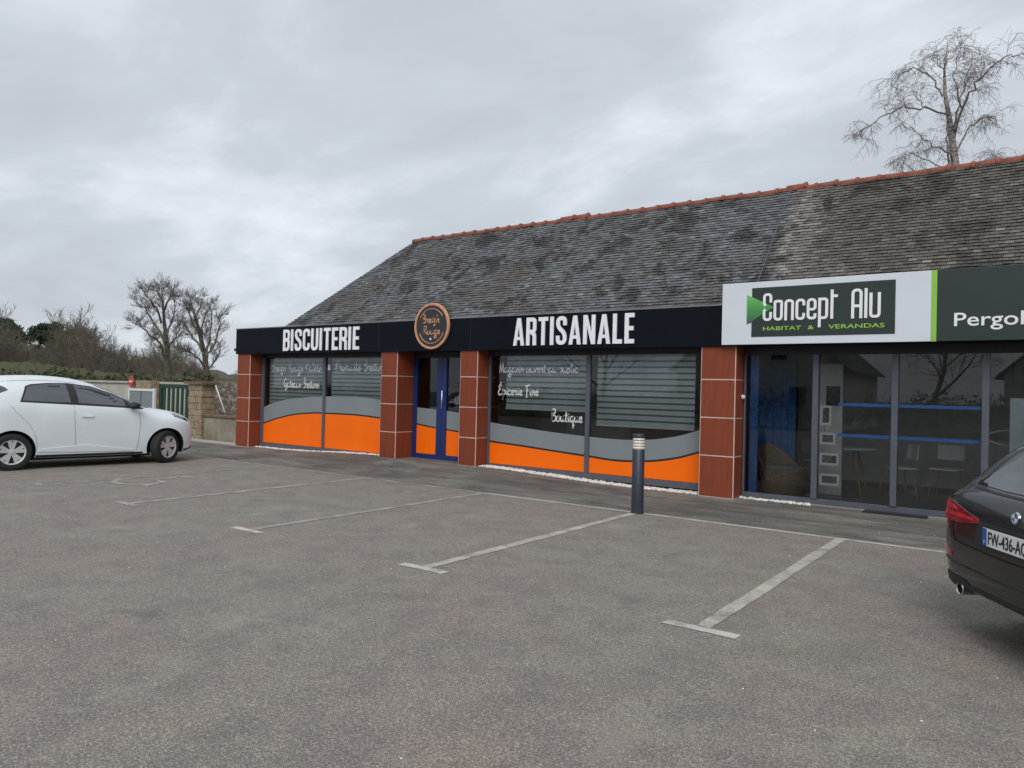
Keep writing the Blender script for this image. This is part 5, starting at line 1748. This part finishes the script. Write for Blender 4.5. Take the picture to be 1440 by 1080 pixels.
# birch behind the roof: stems and limbs, then hanging twigs
def birch():
    rnd = random.Random(52)
    trunk = MB(); crown = MB()
    D0 = 27.0
    base = ray_pt(1347, 560, D0); base.z = 0

    def to3(path, d0, d1):
        n = len(path)
        return [ray_pt(x, y, D0 + d0 + (d1 - d0) * i / (n - 1)) - base for i, (x, y) in enumerate(path)]

    def twig(p, d, L, r, lev):
        n = 5
        pts = [p.copy()]; dd = d.copy()
        for i in range(n):
            dd = dd + Vector((rnd.gauss(0, .12), rnd.gauss(0, .12), -.17 if lev > 0 else -.06))
            dd.normalize(); p = p + dd * L / n; pts.append(p.copy())
        crown.tube(pts, [max(.0035, r * (1 - .7 * i / n)) for i in range(n + 1)], 3, cap=False)
        if lev < 2:
            for k in range(5 if lev == 0 else 3):
                i = rnd.randint(1, n - 1)
                sd = Vector((rnd.gauss(0, 1), rnd.gauss(0, 1), rnd.gauss(0, .35))).normalized()
                twig(pts[i], ((pts[i + 1] - pts[i]).normalized() * .7 + sd * .8).normalized(), L * rnd.uniform(.5, .8), r * .6, lev + 1)

    limbs = [([(1335, 250), (1333, 215), (1331, 185), (1334, 165)], .055, 0, .2), ([(1343, 195), (1352, 150), (1374, 115), (1396, 92), (1420, 78), (1436, 82)], .055, .2, -1.5),
             ([(1338, 178), (1350, 138), (1362, 105), (1367, 75)], .045, 0, 1.6), ([(1335, 165), (1302, 152), (1270, 150), (1238, 166), (1216, 184), (1206, 196)], .045, 0, -1.0),
             ([(1329, 135), (1308, 108), (1284, 95), (1264, 103), (1254, 122)], .038, 0, 1.4), ([(1341, 222), (1312, 204), (1288, 184), (1270, 178)], .034, 0, -1.6),
             ([(1346, 212), (1360, 184), (1380, 163), (1398, 166), (1406, 180)], .036, 0, 1.8), ([(1343, 245), (1308, 226), (1274, 214), (1252, 232)], .03, 0, .8),
             ([(1328, 110), (1318, 85), (1310, 70)], .025, 0, -.8), ([(1330, 90), (1345, 72), (1352, 58)], .022, 0, .9), ([(1352, 150), (1340, 110), (1345, 82)], .028, .2, -1.8),
             ([(1374, 115), (1385, 92), (1384, 70)], .024, -.6, .8), ([(1347, 250), (1375, 228), (1402, 222), (1415, 235)], .028, 0, -1.0), ([(1302, 152), (1285, 135), (1262, 140)], .022, -.3, 1.0)]
    tp = to3([(1347, 560), (1347, 300), (1345, 245), (1340, 205), (1335, 168), (1329, 132), (1328, 98), (1333, 58)], 0, .3)
    tp[0].z = -.1
    trunk.tube(tp, [.19, .15, .125, .105, .08, .055, .035, .012], 9, cap=False)
    segs = [(tp[3:], .08)]
    for path, r, d0, d1 in limbs:
        pts = to3(path, d0, d1)
        fine = []
        for i in range(len(pts) - 1):
            for k in range(4):
                q = pts[i].lerp(pts[i + 1], k / 4)
                fine.append(q + Vector((rnd.gauss(0, .035), rnd.gauss(0, .035), rnd.gauss(0, .035))))
        fine.append(pts[-1])
        crown.tube(fine, [max(.008, r * .8 * (1 - .82 * i / (len(fine) - 1))) for i in range(len(fine))], 5, cap=False)
        segs.append((fine, r))
    for fine, r in segs:
        n = len(fine)
        for k in range(int(4 + n * .72)):
            t_ = .2 + .8 * rnd.random()
            i = min(n - 2, int(t_ * (n - 1)))
            q = fine[i].lerp(fine[i + 1], rnd.random())
            ax = (fine[i + 1] - fine[i]).normalized()
            sd = Vector((rnd.gauss(0, 1), rnd.gauss(0, 1), rnd.gauss(.25, .5))).normalized()
            twig(q, (ax * .8 + sd * .8).normalized(), rnd.uniform(.35, .82), .0075, 0)
    place_tree('birch_tree', 'tall bare birch with drooping twigs rising behind the slate roof', tuple(base), (trunk, crown), ('birch_bark', 'birch_twig'))


birch()
p = ray_pt(1440, 240, 30)
place_tree('bare_tree', 'small bare tree tip above ridge at right edge of the picture', (p.x + 1, p.y, 0), bare_tree(14, 10.2, .5, .12, 4, .3, .1, 0, (9, 5, 4, 4), .006), ('bark_grey', 'birch_twig'))

# woodland mass beyond the wall: many thin bare trees that read as one
rnd = random.Random(77)
wood = [MB(), MB(), MB()]
protos = [bare_tree(100 + i, 6.2, .48, .07, 3, .08, 0, 0, (9, 6, 5), .014, .6) for i in range(5)]
for i in range(190):
    px = rnd.uniform(-330, 335)
    dist = rnd.uniform(50, 80)
    q = ray_pt(px, 530, dist)
    topy = 470 + 16 * math.sin(px * .045) + (0 if px < 170 else min(35, (px - 170) * .35))
    hh = (538 - topy) / 1041 * dist * 1.15 + 1.5
    s = hh / 6.2 * rnd.uniform(.66, .98)
    tr_, cr_ = protos[i % 5]
    a = rnd.uniform(0, 6.28); ca, sa = math.cos(a) * s, math.sin(a) * s
    tgt = wood[rnd.choice((0, 0, 0, 1, 1, 2))]
    for src in (tr_, cr_):
        tgt.add([(q.x + v[0] * ca - v[1] * sa, q.y + v[0] * sa + v[1] * ca, v[2] * s) for v in src.v], src.f)
for mbx, mt, lb in ((wood[0], 'twig_brown', 'brownish bare winter woodland far beyond the white car'), (wood[1], 'twig_olive', 'olive grey bare winter woodland far beyond the white car'), (wood[2], 'twig_pale', 'pale grey bare saplings in the woodland beyond the white car')):
    o = mbx.build('woodland', mt, fix=False, smooth=True)
    tag(o, lb, 'woodland'); o['kind'] = 'stuff'

# scrub-covered bank under the trees and the grass verge in front
def bank(name, mat, dist0, dist1, pts, seed, jag):
    r2 = random.Random(seed)
    v = []; f = []
    cols = np.linspace(-420, 350, 130)
    top = hermite([a for a, b in pts], [b for a, b in pts], cols)
    rows = 7
    for ci, px in enumerate(cols):
        for k in range(rows):
            t_ = k / (rows - 1)
            q = ray_pt(px, 530, dist0 + (dist1 - dist0) * t_)
            hgt = (538 - top[ci]) / 1041 * dist1 + 1.55
            v.append((q.x + r2.uniform(-.3, .3), q.y, -.1 + hgt * (t_ ** .6) * r2.uniform(1 - jag, 1 + jag)))
    for ci in range(len(cols) - 1):
        for k in range(rows - 1):
            f.append((ci * rows + k, (ci + 1) * rows + k, (ci + 1) * rows + k + 1, ci * rows + k + 1))
    return MB().add(v, f).build(name, mat, fix=False, smooth=True)


o = struct(bank('scrub_bank', 'brown_scrub', 58, 84, [(-420, 496), (0, 495), (120, 499), (200, 508), (300, 519), (350, 524)], 4, .10))
o = struct(bank('grass_bank', 'grass', 33, 44, [(-420, 516), (0, 515), (90, 519), (160, 525), (350, 529)], 5, .03))

def leaf_mass(mb, c, rad, n, size, r2):
    for i in range(n):
        while True:
            q = Vector((r2.uniform(-1, 1), r2.uniform(-1, 1), r2.uniform(-1, 1)))
            if q.length < 1:
                break
        q = q * (.55 + .45 * r2.random())
        p_ = Vector((c[0] + q.x * rad[0], c[1] + q.y * rad[1], c[2] + q.z * rad[2]))
        s = size * r2.uniform(.6, 1.4)
        rot = Euler((r2.uniform(0, 6.3), r2.uniform(0, 6.3), r2.uniform(0, 6.3))).to_matrix()
        mb.add([p_ + rot @ Vector((-s, -s * .5, 0)), p_ + rot @ Vector((s, -s * .35, 0)), p_ + rot @ Vector((s * .3, s * .7, s * .2))], [(0, 1, 2)])


r2 = random.Random(19)
hb = MB()
for i in range(95):
    px = -420 + i * 7.6
    q = ray_pt(px, 530, r2.uniform(31, 34))
    top = 523 + r2.uniform(-2.5, 2.5) + 3 * math.sin(px * .06)
    h = (538 - top) / 1041 * 33 + 1.5
    leaf_mass(hb, (q.x, q.y, h * .55), (.75, .6, h * .5), 230, .085, r2)
o = hb.build('hedge', 'hedge_leaf', fix=False)
tag(o, 'low dark green hedge running behind the pale boundary wall', 'hedge'); o['kind'] = 'stuff'

def pine(label, px, dist, topy, w, seed):
    r3 = random.Random(seed)
    q = ray_pt(px, 530, dist)
    H = (533 - topy) / 1041 * dist * .84 + 1.45
    t_ = thing('pine_tree', label, 'tree', (q.x, q.y, 0), 0, 'dark pines above the bare wood')
    tk = MB().tube([(0, 0, -.1), (.1, .05, H * .4), (-.05, .1, H * .75), (0, 0, H * .93)], [.26, .2, .14, .06], 8)
    cr = MB()
    for i in range(15):
        a = r3.uniform(0, 6.28); rr = w * math.sqrt(r3.random()) * .9
        zc = H * (.93 - .18 * (rr / w) ** 2) - r3.uniform(0, H * .16)
        c = (rr * math.cos(a), rr * math.sin(a), zc)
        tk.tube([(0, 0, H * .6), (c[0] * .6, c[1] * .6, zc - .35), c], [.08, .05, .03], 5)
        leaf_mass(cr, c, (w * .40, w * .40, H * .055), 420, .11, r3)
    tk.build('trunk', 'bark_grey', t_, smooth=True, fix=False)
    cr.build('crown', 'pine_needles', t_, fix=False)


pine('dark green pine at far left edge above the bare wood', -8, 72, 440, 2.4, 1)
pine('flat-topped dark pine, left of the close pair above the wood', 70, 78, 443, 1.9, 2)
pine('flat-topped dark pine, right of the close pair above the wood', 92, 80, 443, 2.0, 3)
# ivy-covered stump and evergreen bits by the bare trees
shr = thing('evergreen_shrub', 'small dark evergreen shrub on the verge above white car roof', 'shrub', tuple(ray_pt(75, 530, 32).xy) + (0,))
cm_ = MB(); leaf_mass(cm_, (0, 0, 1.1), (.9, .6, 1.05), 700, .09, random.Random(6)); cm_.build('foliage', 'leaf_dark', shr, fix=False)
MB().tube([(0, 0, -.05), (0, 0, .8)], [.06, .03], 6).build('stem', 'bark_grey', shr, smooth=True)

# ================================================================== across the car park (seen mirrored in the glass)
def house(x, y, w, dp, hw, hr, label, rz=0):
    h = thing('house', label, 'house', (x, y, 0), rz, 'houses across the car park')
    g = MB()
    g.add([(-w / 2, -dp / 2, -.1), (w / 2, -dp / 2, -.1), (w / 2, dp / 2, -.1), (-w / 2, dp / 2, -.1), (-w / 2, -dp / 2, hw), (w / 2, -dp / 2, hw), (w / 2, dp / 2, hw), (-w / 2, dp / 2, hw), (0, -dp / 2, hr), (0, dp / 2, hr)],
          [(0, 1, 5, 8, 4), (3, 7, 9, 6, 2), (0, 4, 7, 3), (1, 2, 6, 5), (4, 8, 9, 7), (5, 6, 9, 8)])
    g.build('wall', 'house_white', h)
    k = (hr - hw) / (w / 2)
    r = MB()
    for s in (-1, 1):
        a = [(0, hr + .12), (s * (w / 2 + .35), hw - .35 * k + .12), (s * (w / 2 + .35), hw - .35 * k + .02), (0, hr + .02)]
        r.prism(a, lambda p_, q_, d: (p_, d, q_), -dp / 2 - .3, dp / 2 + .3)
    ro = r.build('roof', 'house_roof', h)
    MB().bevbox(-.4, .4, -dp / 2 + .4, -dp / 2 + 1.0, hr - .5, hr + .9, .02).build('chimney', 'house_white', ro)
    for (wx, wz) in ((-w * .25, 1.0), (w * .25, 1.0), (-w * .14, 3.5), (w * .14, 3.5)):
        wo_ = MB().box(wx - .5, wx + .5, dp / 2, dp / 2 + .03, wz, wz + 1.2).build('window', 'plastic_white', h)
        MB().box(wx - .43, wx + .43, dp / 2 + .031, dp / 2 + .036, wz + .07, wz + 1.13).build('pane', 'window_dark', wo_)


house(-13, -22, 9, 9, 3.2, 7.2, 'white gabled house across the car park, behind the viewer, left one')
house(3, -24, 8.5, 9, 3.0, 7.0, 'white gabled house across the car park, behind the viewer, right one', R_(8))
r2 = random.Random(41)
hb = MB()
for i in range(70):
    x = -48 + i * 1.05
    leaf_mass(hb, (x, -15.5 + r2.uniform(-.4, .4), 1.0 + r2.uniform(-.1, .25)), (.9, .8, 1.1), 330, .07, r2)
o = hb.build('hedge', 'hedge_leaf', fix=False)
tag(o, 'dark hedge closing the far side of the car park behind the viewer', 'hedge'); o['kind'] = 'stuff'
for i, (x, y, s) in enumerate(((-26, -24, 31), (-6, -30, 32), (12, -22, 33))):
    place_tree('bare_tree', ('bare tree across the car park, left of the white houses', 'bare tree between the white houses across the car park', 'bare tree across the car park, right of the white houses')[i], (x, y, 0), bare_tree(s, 10, .55, .22, 4, .2, 0, 0, (9, 6, 5, 4), .012), ('bark_grey', 'twig_grey'), 'bare trees across the car park')
for o in bpy.data.objects:
    if '_w' in o.keys():
        del o['_w']
